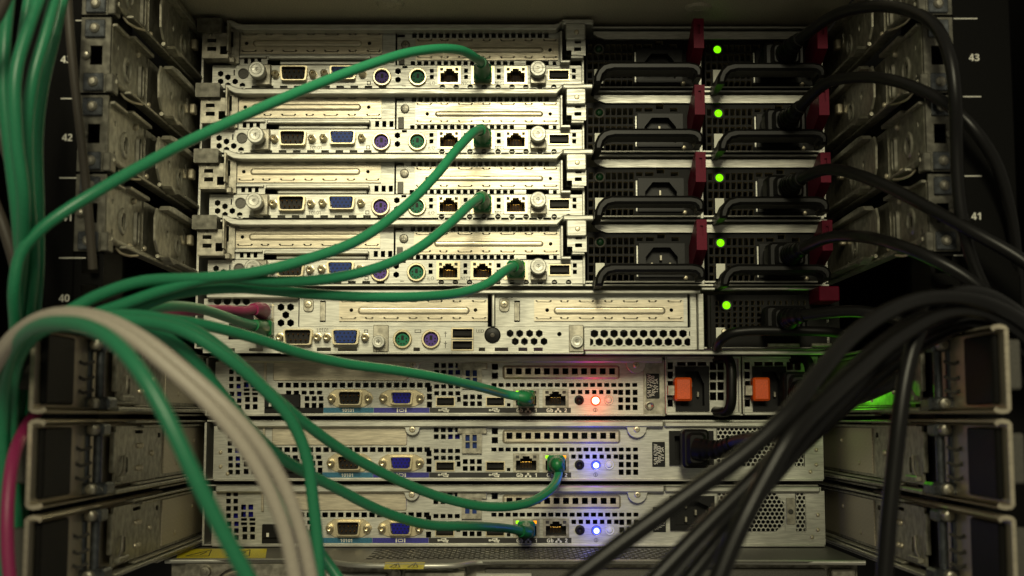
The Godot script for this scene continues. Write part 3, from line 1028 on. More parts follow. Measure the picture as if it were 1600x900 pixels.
	for q in [["UID", 750, 517.5, 1.5, true], ["10101", 504, 516, 1.3, true]]:
		var a := L(q[1], q[2], z)
		lettering(t, "engraved_lettering", q[0], Vector3(a.x, a.y, z + 0.03), q[3], "ink", false)
	m = MB.new()
	for q in [[569, 515, 575, 516], [569, 519, 575, 520], [569, 515, 570, 520], [574, 515, 575, 520], [648, 515, 658, 516], [648, 519, 658, 520], [648, 515, 649, 520], [657, 515, 658, 520], [695.5, 518, 696.5, 527], [693.5, 520, 698.5, 521], [695.5, 533, 696.5, 544], [693.5, 536, 698.5, 537]]:
		pbox(m, q[0], q[1], q[2], q[3], z, z + 0.06, 0)
	part("engraved_symbol", m, "ink", t)
	# honeycomb vent
	m = MB.new()
	r = R(913, 512, 1086, 546, z)
	var v := R(921, 515, 1079, 541, z)
	m.plate(r[0], r[1], r[2], r[3], z + 0.8, 1.5, [v])
	m.honeycomb(PackedVector2Array([Vector2(v[0], v[1]), Vector2(v[2], v[1]), Vector2(v[2], v[3]), Vector2(v[0], v[3])]), 6.55, 5.0, z + 0.6, 1.4)
	part("honeycomb_vent", m, "steel", t)
	pieces("lower_rail", [[914, 548, 1302, 554]], -3, 2, 0.6, "steel", t)
	pieces("pillar", [[1091, 459, 1100, 546]], -3, 3.5, 0.4, "steel", t)
	# power supply
	var ps := group_part("power_supply", t)
	z = -3.0
	holes = []
	for j in 6:
		for i in 8:
			if j == 0 and i in [1, 2]: continue
			holes.append(R(1118 + i * 9.3, 470 + j * 8.5 + j * 0.6, 1123.5 + i * 9.3, 476.5 + j * 9.1, z))
	for i in 9: holes.append(R(1190 + i * 9.3, 470, 1193.5 + i * 9.3, 476, z))
	var inl := R(1193, 482, 1244, 526, z)
	holes.append(inl)
	r = R(1105, 461, 1312, 544, z)
	var walls := MB.new()
	m = MB.new()
	m.plate(r[0], r[1], r[2], r[3], z, 4.0, holes, walls)
	pbox(m, 1105, 461, 1111, 544, z, z + 4, 0.6)
	part("perforated_face", m, "dark_paint", ps)
	part("punched_edges", walls, "edge_metal", ps)
	inlet(ps, inl, z, 2)
	c = L(1135, 477, z)
	m = MB.new()
	m.lathe(c.x, c.y, [[0.0, z + 2.3], [1.2, z + 2.0], [2.1, z + 1.2], [2.6, z + 0.2], [2.6, z - 1]], 20)
	part("status_light", m, "led_green", ps)
	m = MB.new()
	m.lathe(c.x, c.y, [[2.7, z - 1], [2.7, z + 0.8], [3.4, z + 0.7], [3.6, z]], 20)
	part("light_collar", m, "grey_paint", ps)
	m = MB.new()
	pbox(m, 1119, 512, 1133, 533, z, z + 0.35, 0.02)
	part("white_label", m, "white_plastic", ps)
	m = MB.new()
	c = L(1131, 518, z)
	m.lathe(c.x, c.y, [[0.0, z + 2.2], [1.4, z + 2.1], [1.9, z + 1.2], [1.9, z]], 14)
	part("screw", m, "edge_metal", ps)
	m = MB.new()
	var pts := []
	for q in [[1120, 546, -3], [1121, 540, 8], [1128, 530, 17], [1142, 521, 22], [1170, 517, 24], [1240, 517, 25], [1300, 519, 24], [1314, 522, 20], [1322, 528, 8], [1323, 532, -3]]:
		pts.append(P(q[0], q[1], q[2] + org.z) - org)
	m.tube(smooth(pts, 2.0), 3.2, 14)
	part("handle", m, "black_plastic", ps)
	m = MB.new()
	pbox(m, 1280, 447, 1312, 470, -3, 26, 0.6)
	part("release_lever", m, "maroon_plastic", ps)
	pieces("guide_strip", [[1200, 536, 1250, 542], [1268, 536, 1300, 542]], z, z + 4, 0.5, "zinc", ps)
	return t

# ---------------------------------------------------------------- the three servers below, measured on the first of them
func plain_server(two_supplies: bool) -> Node3D:
	org = Vector3(0, 1.4, DELL)
	var t := thing("rack_server", "", "server", "three alike servers with coloured port strips", org)
	var m := MB.new()
	m.box(-213, 0.4, -420, -211.5, 40, -1.2, 0)
	m.box(213, 0.4, -420, 211.5, 40, -1.2, 0)
	m.box(-211.4, 0.4, -420, 211.4, 1.2, -1.2, 0)
	m.box(-211.4, 0.4, -421, 211.4, 40, -420, 0)
	part("case", m, "steel", t)
	pieces("blue_riser_clip", [[700, 572, 724, 590], [722, 590, 745, 612], [384, 586, 402, 606], [365, 600, 380, 625]], -9, -4, 0.5, "vivid_blue", t)
	# lid
	m = MB.new()
	pbox(m, 341, 556.5, 1036, 566.5, -4, 5, 0.9)
	m.box(-212, 40.6, -420, 212, 41.6, -5, 0)
	if not two_supplies: pbox(m, 1037, 558.5, 1277, 566.5, -4, 3.4, 0.9)
	for q in [[645, 11.5], [994, 15.5]]:
		var a := L(q[0] - 17, 566, 4); var b := L(q[0] + 17, 566, 4)
		var poly := PackedVector2Array([b, a])
		for i in 9:
			var e: Vector2 = L(q[0], 568, 4) + Vector2.from_angle(PI + PI * i / 8) * q[1] * 0.44
			poly.append(e)
		m.prism(poly, 1.5, 4, 0.3)
	part("lid", m, "steel", t)
	for x in [645, 994]: screw(t, L(x, 570, 4), 2.2, 4.0, "edge_metal", "rivet")
	# main panel
	var z := 0.0
	var holes := []
	holes += grid_holes(358, 566, 2, 4, 11.2, 11.2, 7, 7.2, z)
	holes += grid_holes(381, 586, 2, 2, 11.2, 11.2, 7.5, 8, z)
	holes += grid_holes(381, 607, 2, 2, 13, 6.5, 9, 4, z)
	holes += grid_holes(383, 620, 2, 2, 12, 11.5, 7.5, 8, z)
	holes += grid_holes(359, 612, 2, 3, 11.2, 10.5, 7, 7, z)
	holes += grid_holes(434, 598, 20, 1, 12.1, 0, 8.6, 7.5, z)
	holes += grid_holes(447, 610.5, 5, 1, 12.1, 0, 8, 6, z)
	holes += grid_holes(476, 619, 3, 2, 11, 10.6, 7.4, 7.4, z)
	holes += grid_holes(667, 603, 1, 3, 0, 12.3, 8, 9, z)
	holes += grid_holes(678.5, 567.5, 4, 2, 11, 10.6, 7.4, 7.2, z)
	holes += grid_holes(678.5, 600.5, 4, 2, 11, 10.8, 7.6, 6.4, z)
	holes += grid_holes(723.5, 616.5, 3, 2, 11, 10.6, 7.6, 7.4, z)
	holes += grid_holes(724.5, 566, 2, 3, 11, 10.8, 7.6, 7.4, z)
	holes.append(R(746.5, 568, 750, 597, z))
	holes.append(R(714, 620, 720, 628, z))
	holes += grid_holes(768.5, 568.5, 1, 2, 0, 14, 9.6, 9.4, z)
	holes += grid_holes(768, 598.5, 18, 1, 11, 0, 8, 6, z)
	holes += grid_holes(892, 609.3, 7, 1, 11, 0, 7, 6.5, z)
	holes += grid_holes(966, 598.5, 3, 1, 11, 0, 7.6, 6, z)
	holes += grid_holes(966, 609, 3, 3, 11.3, 11.8, 7.6, 8.2, z)
	holes.append(R(792, 630, 797.5, 635, z))
	holes.append(R(681, 620, 711, 635, z)); holes.append(R(759, 620, 789, 635, z))
	holes.append(R(801.5, 608, 842.5, 637, z)); holes.append(R(848, 608, 888.5, 637, z))
	for i in 12: holes.append(R(791.5 + i * 14.55, 575.5, 800.7 + i * 14.55, 585, z))
	var r := R(336, 566, 1012 if two_supplies else 1036, 647, z)
	m = MB.new()
	m.plate(r[0], r[1], r[2], r[3], z, 1.0, holes)
	pbox(m, 336, 647, 1036 if two_supplies else 1284, 650, -6, 3.5, 0.5)
	part("rear_panel", m, "steel", t)
	# blank slot plate
	m = MB.new()
	m.prism(rounded(R(427, 566, 637, 594.5, z + 0.9), 1.2), z, z + 0.9, 0.4)
	pbox(m, 412, 566, 416, 596, z, z + 1.6, 0.3)
	part("blank_slot_plate", m, "bright_steel", t)
	# raised vent frame with its twelve openings
	m = MB.new()
	var f := R(785, 571, 968.5, 592.5, z)
	var fh := []
	for i in 12: fh.append(R(791.5 + i * 14.55, 575.5, 800.7 + i * 14.55, 585, z))
	m.plate(f[0] + 1.5, f[1] + 1.5, f[2] - 1.5, f[3] - 1.5, z + 1.3, 1.4, fh)
	var o := rounded(f, 2.2); var n := rounded([f[0] + 1.5, f[1] + 1.5, f[2] - 1.5, f[3] - 1.5], 0.8)
	for k in o.size():
		var l := (k + 1) % o.size()
		var d := (o[l] - o[k]).normalized()
		m.flat(Vector3(o[k].x, o[k].y, z + 0.02), Vector3(o[l].x, o[l].y, z + 0.02), Vector3(n[l].x, n[l].y, z + 1.3), Vector3(n[k].x, n[k].y, z + 1.3), Vector3(d.y, -d.x, 0.9).normalized())
	part("slot_vent_frame", m, "bright_steel", t)
	# latch tab with its four windows
	m = MB.new()
	r = R(722, 577, 753, 607, z + 2.6)
	m.plate(r[0], r[1], r[2], r[3], z + 2.6, 1.6, grid_holes(727.5, 578.5, 2, 2, 11, 11.5, 6.8, 9.5, z + 2.6))
	pbox(m, 715, 567, 761, 577, z, z + 2.0, 0.3)
	var lt := part("latch_tab", m, "zinc", t)
	m = MB.new()
	pbox(m, 724, 578, 750, 601, z + 0.4, z + 0.9, 0)
	part("latch_spring", m, "blue_plastic", lt)
	m = MB.new()
	pbox(m, 413, 616, 469, 637, z, z + 2.2, 0.6)
	pbox(m, 413, 637, 505, 645.5, z, z + 0.6, 0.2)
	var bc := part("connector_cover", m, "black_plastic", t)
	m = MB.new()
	pbox(m, 420, 629, 424, 635, z + 2.2, z + 2.3, 0)
	part("white_mark", m, "white_ink", bc)
	# ports
	dport(t, "serial_port", 547.5, 622, 39, 22, z, true, "port_black", 29, true)
	dport(t, "video_port", 628, 622, 37, 20, z, false, "vivid_blue", 29, true)
	usbport(t, 681, 620, 711, 635, z)
	usbport(t, 759, 620, 789, 635, z)
	netport(t, 822, 622.5, 40, 28.5, z, 0.45, "zinc")
	netport(t, 868, 622.5, 40, 28.5, z, 0.45, "zinc")
	var c := L(905, 625, z)
	m = MB.new()
	m.lathe(c.x, c.y, [[0.0, z + 0.4], [1.0, z + 0.6], [2.0, z + 1.4], [3.2, z + 1.2], [3.4, z]], 22)
	part("button", m, "port_black", t)
	c = L(951, 625, z)
	m = MB.new()
	m.lathe(c.x, c.y, [[0.0, z + 1.8], [1.6, z + 1.6], [2.2, z + 0.8], [2.3, z + 0.3], [3.2, z + 0.9], [3.4, z]], 20)
	part("locator_lens", m, "white_plastic", t)
	c = L(930.5, 626, z)
	m = MB.new()
	m.lathe(c.x, c.y, [[2.9, z - 0.4], [2.95, z + 0.3], [3.4, z + 0.4], [3.6, z]], 22)
	part("light_collar", m, "zinc", t)
	m = MB.new()
	var rs := 1.25 if two_supplies else 1.0
	m.lathe(c.x, c.y, [[0.0, z + 2.6], [1.2 * rs, z + 2.3], [2.0 * rs, z + 1.8]], 24)
	part("status_light", m, "led_red" if two_supplies else "led_blue", t)
	m = MB.new()
	m.lathe(c.x, c.y, [[2.0 * rs, z + 1.78], [2.5 * rs, z + 1.2], [2.85 * rs, z + 0.5], [2.85 * rs, z - 0.4]], 24)
	part("light_rim", m, "led_red_rim" if two_supplies else "led_blue_rim", t)
	# printed strip
	for q in [[505.3, 583.7, "strip_teal"], [584, 671, "strip_blue"], [671.3, 892, "strip_black"]]:
		m = MB.new()
		pbox(m, q[0], 637, q[1], 645, z + 0.02, z + 0.1, 0)
		part("printed_strip", m, q[2], t)
	for q in [["10101", 544, 641.2, 2.1], ["Gb", 812, 641.2, 2.6], ["1", 837.5, 641.2, 2.6], ["Gb", 859, 641.2, 2.6], ["2", 884, 641.2, 2.6]]:
		var a := L(q[1], q[2], z)
		lettering(t, "printed_lettering", q[0], Vector3(a.x, a.y, z + 0.13), q[3], "white_ink", true)
	m = MB.new()
	for q in [[620, 638, 622, 644], [633, 638, 635, 644], [623.5, 638.5, 631.5, 639.7], [623.5, 642.3, 631.5, 643.5], [623.5, 638.5, 624.8, 643.5], [630.2, 638.5, 631.5, 643.5]]:
		pbox(m, q[0], q[1], q[2], q[3], z + 0.1, z + 0.15, 0)
	part("printed_symbol", m, "white_ink", t)
	for x in [694.0, 773.0]:
		m = MB.new()
		for q in [[-8, -0.6, 8, 0.6], [-3, -2.8, 2, -1.8], [0, 1.8, 5, 2.8], [-4, -2.4, -3, 0], [-1, 0, 0, 2.4], [-9, -1.4, -6, 1.4], [2, -3.2, 4.5, -1.0], [4.5, 1.2, 7, 3.4]]:
			pbox(m, x + q[0], 640.8 + q[1], x + q[2], 640.8 + q[3], z + 0.1, z + 0.15, 0)
		part("printed_symbol", m, "white_ink", t)
	for x in [825.0, 872.0]:
		m = MB.new()
		for q in [[-1.6, -3.4, 1.6, -1], [-5, 1, -1.8, 3.4], [1.8, 1, 5, 3.4], [-0.5, -1, 0.5, 0.2], [-3.6, -0.2, 3.6, 0.5], [-3.8, 0.2, -3, 1.2], [3, 0.2, 3.8, 1.2]]:
			pbox(m, x + q[0], 641 + q[1], x + q[2], 641 + q[3], z + 0.1, z + 0.15, 0)
		part("printed_symbol", m, "white_ink", t)
	c = L(930, 640.5, z)
	lettering(t, "printed_lettering", "i", Vector3(c.x, c.y, z + 0.03), 1.7, "ink", true)
	m = MB.new()
	m.lathe(c.x, c.y, [[1.2, z + 0.03], [1.45, z + 0.05], [1.5, z]], 16)
	part("printed_symbol", m, "ink", t)
	if two_supplies:
		m = MB.new()
		r = R(1005, 563, 1038, 649, z)
		m.plate(r[0], r[1], r[2], r[3], z + 1.2, 2, [])
		part("side_panel", m, "zinc", t)
		m = MB.new()
		m.prism(rounded(R(1010, 584, 1030.5, 622.5, z + 1.6), 0.5), z + 1.2, z + 1.45, 0)
		part("black_label", m, "black_plastic", t)
		for q in [["S/N 1250W", 1014.5], ["Rev 2 A00", 1020], ["12V 5A", 1025.5]]:
			var a := L(q[1], 603, z + 1.4)
			lettering(t, "label_lettering", q[0], Vector3(a.x, a.y, z + 1.5), 1.3, "white_ink", false, PI / 2)
		c = L(1015, 634, z + 1.2)
		m = MB.new()
		m.lathe(c.x, c.y, [[1.1, z - 1], [1.2, z + 1.5], [2.4, z + 2.4], [3.0, z + 2.2], [3.2, z + 1.2]], 18)
		part("screw_socket", m, "zinc", t)
		for k in 2:
			supply_bay(t, 120.5 * k)
	else:
		m = MB.new()
		var hc := PackedVector2Array()
		for q in [[1118, 728], [1118, 668], [1208, 668], [1222, 684], [1222, 716], [1208, 728]]: hc.append(L(q[0], q[1] - 100, z))
		var hd := PackedVector2Array()
		for q in [[1239, 728], [1239, 668], [1254, 668], [1254, 728]]: hd.append(L(q[0], q[1] - 100, z))
		r = R(1036, 566, 1284, 647, z)
		var h1 := [1e9, 1e9, -1e9, -1e9]
		for p in hc: h1 = [minf(h1[0], p.x), minf(h1[1], p.y), maxf(h1[2], p.x), maxf(h1[3], p.y)]
		var h2 := [1e9, 1e9, -1e9, -1e9]
		for p in hd: h2 = [minf(h2[0], p.x), minf(h2[1], p.y), maxf(h2[2], p.x), maxf(h2[3], p.y)]
		m.plate(r[0], r[1], r[2], r[3], z, 1.0, [h1, h2, R(1044, 573, 1113, 625, z)])
		m.honeycomb(hd, 3.15, 2.3, z - 0.02, 1.0)
		# corners cut off the main field
		m.fill(PackedVector2Array([hc[2], Vector2(h1[2], hc[2].y), hc[3]]), z - 0.01)
		m.fill(PackedVector2Array([hc[4], Vector2(h1[2], hc[5].y), hc[5]]) if false else PackedVector2Array([hc[4], hc[5], Vector2(h1[2], hc[5].y)]), z - 0.01)
		m.honeycomb(hc, 3.15, 2.4, z - 0.02, 1.0)
		part("honeycomb_panel", m, "steel", t)
		m = MB.new()
		m.prism(rounded(R(1224, 676, 1238, 714, z).map(func(x): return x), 1.0) if false else rounded(R(1224, 576, 1238, 616, z + 0.6), 1.0), z, z + 0.6, 0.2)
		part("fan_plate", m, "zinc", t)
		c = L(1231, 597, z)
		m = MB.new()
		m.lathe(c.x, c.y, [[0.0, z + 0.9], [0.9, z + 0.9], [1.0, z + 1.2], [1.8, z + 1.0], [1.9, z]], 14)
		part("rivet", m, "ink", t)
		m = MB.new()
		m.prism(rounded(R(1018, 590, 1038, 628, z + 0.4), 0.5), z, z + 0.3, 0)
		part("black_label", m, "black_plastic", t)
		for q in [["S/N 670W", 1023.5], ["Rev A00", 1028.5], ["12V 5A", 1033.5]]:
			var a := L(q[1], 609, z + 0.4)
			lettering(t, "label_lettering", q[0], Vector3(a.x, a.y, z + 0.35), 1.3, "white_ink", false, PI / 2)
		inlet(t, R(1044, 573, 1113, 625, z), z, 2.2, true)
	for q in [[1273, 602], [1273, 625], [1264, 636], [347, 606], [347, 628], [358, 639]]:
		if two_supplies and q[0] > 1000: continue
		c = L(q[0], q[1], z)
		m = MB.new()
		m.lathe(c.x, c.y, [[0.0, z + 1.0], [0.8, z + 0.9], [1.3, z + 0.4], [1.4, z]], 12)
		part("rivet", m, "edge_metal", t)
	return t

func supply_bay(t: Node3D, dx: float) -> void:
	var ps := group_part("power_supply", t)
	var z := -1.0
	var holes := grid_holes(1043, 566, 1, 5, 0, 14.6, 8.5, 11, z)
	holes += grid_holes(1058, 565.5, 3, 1, 16, 0, 13.5, 6, z)
	holes += grid_holes(1109, 565.5, 2, 4, 12, 15.8, 10, 12.5, z)
	var inl := R(1055, 573, 1107.5, 642, z)
	holes.append(inl)
	var r := R(1041, 560, 1158, 646, z)
	var m := MB.new()
	var o := ps
	m.plate(r[0], r[1], r[2], r[3], z, 1.2, holes)
	pbox(m, 1039.5, 557, 1042, 646, z, z + 3, 0.3)
	pbox(m, 1042, 557, 1158, 560.5, z, z + 3, 0.3)
	pbox(m, 1042, 644, 1158, 648.5, z, z + 3, 0.3)
	pbox(m, 1154, 560.5, 1158, 644, z, z + 3, 0.3)
	part("cage_face", m, "steel", o)
	inlet(o, inl, z, 2.5)
	m = MB.new()
	var q := R(1055, 590, 1081.5, 626, 12)
	m.prism(rounded(q, 1.6), 1.5, 12, 1.4)
	part("release_tab", m, "orange_plastic", o)
	m = MB.new()
	pbox(m, 1043, 602, 1056, 618, z, 7, 0.4)
	part("tab_spring", m, "zinc", o)
	m = MB.new()
	var pts := []
	for p in [[1120, 561, -1], [1130, 559, 8], [1138, 562, 14], [1142, 572, 17], [1143, 605, 18], [1142, 630, 17], [1138, 641, 14], [1128, 644, 8], [1118, 643, -1]]:
		pts.append(P(p[0], p[1], p[2] + org.z) - org)
	m.tube(smooth(pts, 2.0), 3.6, 14)
	part("handle", m, "black_plastic", o)
	if dx > 0: o.position.x = (P(1040 + dx, 600, DELL).x - P(1040, 600, DELL).x) * MM

# ---------------------------------------------------------------- rails, posts and neighbours
var flip := Transform3D.IDENTITY

func mbx() -> MB:
	var m := MB.new()
	m.xf = flip
	return m

# extruded across x from x0 to x1; the outline is given as (z, y)
func side_prism(m: MB, outline: Array, x0: float, x1: float, bev := 0.0) -> void:
	var keep := m.xf
	m.xf = keep * Transform3D(Basis(Vector3(0, 0, 1), Vector3(0, 1, 0), Vector3(1, 0, 0)), Vector3.ZERO)
	m.prism(PackedVector2Array(outline), x0, x1, bev)
	m.xf = keep

func side_plate(m: MB, z0: float, y0: float, z1: float, y1: float, x: float, th: float, holes: Array) -> void:
	var keep := m.xf
	m.xf = keep * Transform3D(Basis(Vector3(0, 0, 1), Vector3(0, 1, 0), Vector3(1, 0, 0)), Vector3.ZERO)
	m.plate(z0, y0, z1, y1, x, th, holes)
	m.xf = keep

func side_lathe(m: MB, z: float, y: float, prof: Array, seg := 22) -> void:
	var keep := m.xf
	m.xf = keep * Transform3D(Basis(Vector3(0, 0, 1), Vector3(0, 1, 0), Vector3(1, 0, 0)), Vector3.ZERO)
	m.lathe(z, y, prof, seg)
	m.xf = keep

# where the rack opening ends on that side
func edge_x(side: float) -> float:
	return 224.0 if side < 0 else 229.5

func stamped_rail(side: float, base: float, label: String) -> void:
	flip = Transform3D.IDENTITY if side < 0 else Transform3D(Basis.from_scale(Vector3(-1, 1, 1)), Vector3.ZERO)
	var t := thing("mounting_rail", label, "rail", "steel rails with stamped side plates", Vector3(edge_x(side) * side, base, 0))
	var m := mbx()
	# mounting flange on the post
	m.plate(-16.5, 0.8, 0.0, 43.6, 154.5, 1.8, [[-11, 16.5, -4.2, 27.5]])
	m.box(-2, 0.8, 146, 2.6, 11.5, 155.6, 0.6)
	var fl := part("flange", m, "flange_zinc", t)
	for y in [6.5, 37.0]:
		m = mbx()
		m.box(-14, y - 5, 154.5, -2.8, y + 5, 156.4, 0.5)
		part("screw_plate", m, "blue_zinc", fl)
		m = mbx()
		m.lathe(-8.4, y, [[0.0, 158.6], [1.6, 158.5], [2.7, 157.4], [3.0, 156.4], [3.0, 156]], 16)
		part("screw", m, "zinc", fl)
	m = mbx()
	m.lathe(-13.2, 22, [[0.0, 157.5], [1.6, 157.0], [2.6, 155.6], [2.7, 154.4]], 14)
	part("locating_pin", m, "zinc", fl)
	# outer side plate
	m = mbx()
	var slot := rounded([94.0, 12.0, 100.0, 32.0], 2.9)
	side_plate(m, 84, 7.5, 151, 40.5, 0.0, 1.4, [slot, [121.0, 19.0, 124.0, 25.0], [140, 29, 142.5, 32], [140, 12, 142.5, 15]])
	side_prism(m, [Vector2(84, 40.5), Vector2(126, 40.5), Vector2(122, 42.8), Vector2(84, 42.8)], -1.4, 4.5, 0.4)
	m.tube(PackedVector3Array([Vector3(1.2, 8.2, 150), Vector3(1.8, 7.4, 138), Vector3(2.2, 7.2, -60)]), 2.0, 10)
	side_plate(m, -90, 7.5, 83.8, 40.5, 0.6, 1.4, [])
	m.box(0.2, 4.6, -60, 7.0, 6.2, 136, 0.4)
	m.box(0, 39.2, 128, 3.0, 41, 152, 0.6)
	part("side_plate", m, "rail_steel", t)
	m = mbx()
	side_lathe(m, 122.5, 22, [[4.6, 0.02], [5.2, 0.9], [7.2, 1.0], [8.2, 0.02]])
	part("stamped_ring", m, "rail_steel", t)
	m = mbx()
	var rim := rounded([93.0, 11.0, 101.0, 33.0], 3.9)
	var rin := rounded([94.2, 12.2, 99.8, 31.8], 2.7)
	for k in rim.size():
		var l := (k + 1) % rim.size()
		var keep := m.xf
		m.xf = keep * Transform3D(Basis(Vector3(0, 0, 1), Vector3(0, 1, 0), Vector3(1, 0, 0)), Vector3.ZERO)
		var d := (rim[l] - rim[k]).normalized()
		m.flat(Vector3(rim[k].x, rim[k].y, 0.02), Vector3(rim[l].x, rim[l].y, 0.02), Vector3(rin[l].x, rin[l].y, 1.6), Vector3(rin[k].x, rin[k].y, 1.6), Vector3(d.y, -d.x, 0.6).normalized())
		m.wall(PackedVector2Array([rin[0]]) if false else rin, -1.0, 1.6) if k == 0 else null
		m.xf = keep
	part("slot_rim", m, "rail_steel", t)
	# sliding inner member with its cut-off nose
	m = mbx()
	var key := rounded([27.0, 16.5, 32.0, 24.0], 2.2)
	side_plate(m, -90, 8.5, 66, 37.0, 7.4, 1.4, [key, [12, 9.5, 15, 12.5], [12, 26, 16, 34], rounded([52.0, 22.0, 56.0, 27.0], 1.8)])
	side_prism(m, [Vector2(66, 8.5), Vector2(74, 11), Vector2(80, 17), Vector2(81, 31), Vector2(77, 37.5), Vector2(66, 37)], 6.0, 7.4, 0.3)
	side_prism(m, [Vector2(72, 37), Vector2(66, 40.5), Vector2(54, 41.5), Vector2(-90, 39.6), Vector2(-90, 37.2), Vector2(66, 37.2)], 6.0, 12.0, 0.5)
	side_prism(m, [Vector2(58, 4.6), Vector2(66, 7), Vector2(68, 8.3), Vector2(-90, 8.3), Vector2(-90, 6.4), Vector2(50, 6.4)], 6.0, 13.0, 0.4)
	m.tube(PackedVector3Array([Vector3(6.5, 8.6, 72), Vector3(6.9, 8.4, 50), Vector3(6.9, 8.4, -90)]), 1.3, 8)
	var sl := part("slide", m, "rail_steel", t)
	m = mbx()
	side_lathe(m, 29.5, 20.2, [[4.0, 7.42], [4.6, 8.2], [6.6, 8.3], [7.4, 7.42]])
	part("stamped_ring", m, "rail_steel", sl)
	m = mbx()
	m.box(7.4, 24, 3, 11.5, 31, 9, 0.8)
	part("catch", m, "edge_metal", sl)
	m = mbx()
	for q in [[104.0, 37.0], [110.0, 9.5], [80.0, 12.0]]:
		m = mbx()
		side_lathe(m, q[0], q[1], [[0.0, 2.2], [1.2, 2.0], [1.9, 1.0], [2.0, 0.0]], 12)
		part("rivet", m, "edge_metal", t)
	m = mbx()
	m.tube(smooth([Vector3(1, 5, 137), Vector3(3, 2.5, 135), Vector3(6, 1.6, 128), Vector3(8, 3, 118)], 1.5), 0.7, 8)
	part("spring_clip", m, "edge_metal", t)

func channel_rail(side: float, base: float, label: String) -> void:
	flip = Transform3D.IDENTITY if side < 0 else Transform3D(Basis.from_scale(Vector3(-1, 1, 1)), Vector3.ZERO)
	var t := thing("slide_rail", label, "rail", "deep slide rails with an open channel end", Vector3(-226.0 if side < 0 else 233.5, base, 0))
	# outer channel: a swept C, its cut end towards the viewer
	var m := mbx()
	var prof := PackedVector2Array([Vector2(8.5, 2.2), Vector2(6.8, 1.0), Vector2(4.0, 0.6), Vector2(1.4, 1.0), Vector2(0.0, 2.6), Vector2(0.0, 40.4), Vector2(1.4, 42.0), Vector2(4.0, 42.6), Vector2(6.8, 42.2), Vector2(8.5, 41.0)])
	var th := 2.1
	var inner := PackedVector2Array()
	for i in prof.size():
		var a := prof[maxi(i - 1, 0)]; var b := prof[mini(i + 1, prof.size() - 1)]
		var d := (b - a).normalized()
		inner.append(prof[i] + Vector2(d.y, -d.x) * th)
	for i in prof.size() - 1:
		var a := prof[i]; var b := prof[i + 1]; var ia := inner[i]; var ib := inner[i + 1]
		var d := (b - a).normalized()
		var nn := Vector3(-d.y, d.x, 0)
		m.flat(Vector3(a.x, a.y, 40), Vector3(b.x, b.y, 40), Vector3(b.x, b.y, 250), Vector3(a.x, a.y, 250), nn)
		m.flat(Vector3(ia.x, ia.y, 40), Vector3(ib.x, ib.y, 40), Vector3(ib.x, ib.y, 250), Vector3(ia.x, ia.y, 250), -nn)
		m.flat(Vector3(a.x, a.y, 250), Vector3(b.x, b.y, 250), Vector3(ib.x, ib.y, 250), Vector3(ia.x, ia.y, 250), Vector3(0, 0, 1))
	part("outer_channel", m, "bright_steel", t)
	m = mbx()
	m.box(2.4, 5.0, 206, 6.0, 38.5, 244, 1.0)
	part("channel_liner", m, "dark_paint", t)
	m = mbx()
	m.box(-9.5, 12, 218, -1.5, 36, 240, 1.0)
	m.box(-3, 16, 150, -1.2, 34, 222, 0.5)
	part("end_cap", m, "grey_paint", t)
	# bracket that grips the post
	m = mbx()
	for x in [1.5, 8.0]: m.tube(PackedVector3Array([Vector3(x, 6.5, 172), Vector3(x, 38.5, 172)]), 2.4, 12)
	m.box(-3, 33.5, 163, 12, 40, 176, 1.2)
	m.box(-3, 3, 163, 15, 9.5, 178, 1.2)
	m.box(-14, 8, 160, -2, 38, 164, 0.6)
	var g := part("post_bracket", m, "blue_zinc", t)
	for y in [6.2, 37.0]:
		m = mbx()
		m.lathe(7.5, y, [[0.0, 181.4], [1.2, 181.3], [1.4, 182], [2.6, 181.4], [3.0, 179.6], [3.0, 176]], 16)
		part("bolt", m, "zinc", g)
	for y in [12.0, 19.0, 27.0]:
		m = mbx()
		m.tube(smooth([Vector3(-5, y, 186), Vector3(0, y + 1.5, 188), Vector3(4, y - 0.5, 186), Vector3(7, y + 1, 180)], 2.0), 0.9, 8)
		part("spring", m, "ink", g)
	# inner member
	m = mbx()
	side_plate(m, -130, 6.5, 140, 38.5, 7.4, 1.4, [rounded([116.0, 12.0, 121.0, 21.0], 2.2), rounded([50.0, 31.0, 56.0, 34.0], 1.2), rounded([88.0, 34.0, 104.0, 36.0], 0.8)])
	m.box(5.0, 13, 140, 7.6, 35.5, 143.5, 0.5)
	m.box(7.4, 8, 118, 10.5, 11, 138, 0.5)
	m.box(6.2, 2.2, -130, 13.5, 4.4, 156, 0.6)
	m.box(7.0, 4.9, -130, 11.5, 6.0, 110, 0.4)
	m.box(6.2, 40.2, -130, 12.5, 41.6, 120, 0.5)
	m.tube(PackedVector3Array([Vector3(9.5, 38.2, 96), Vector3(9.5, 38.2, -130)]), 1.0, 8)
	m.box(5.8, -0.2, -130, 10.5, 1.2, 60, 0.4)
	var s := part("inner_slide", m, "rail_steel", t)
	for q in [[98.0, 27.0], [98.0, 14.0], [92.0, 27.0], [92.0, 14.0], [70.0, 22.0], [14.0, 14.0], [-30.0, 28.0]]:
		m = mbx()
		side_lathe(m, q[0], q[1], [[0.0, 9.2], [1.0, 9.1], [1.6, 8.3], [1.7, 7.4]], 12)
		part("rivet", m, "edge_metal", s)
	m = mbx()
	m.tube(smooth([Vector3(8.5, 9, 136), Vector3(9.5, 15, 130), Vector3(9, 19, 128), Vector3(8.4, 22, 126)], 1.5), 0.9, 8)
	part("release_lever", m, "zinc", s)
	m = mbx()
	side_plate(m, -108, 8.5, 44, 36.5, 8.3, 0.8, [])
	part("slide_panel", m, "bright_steel", s)

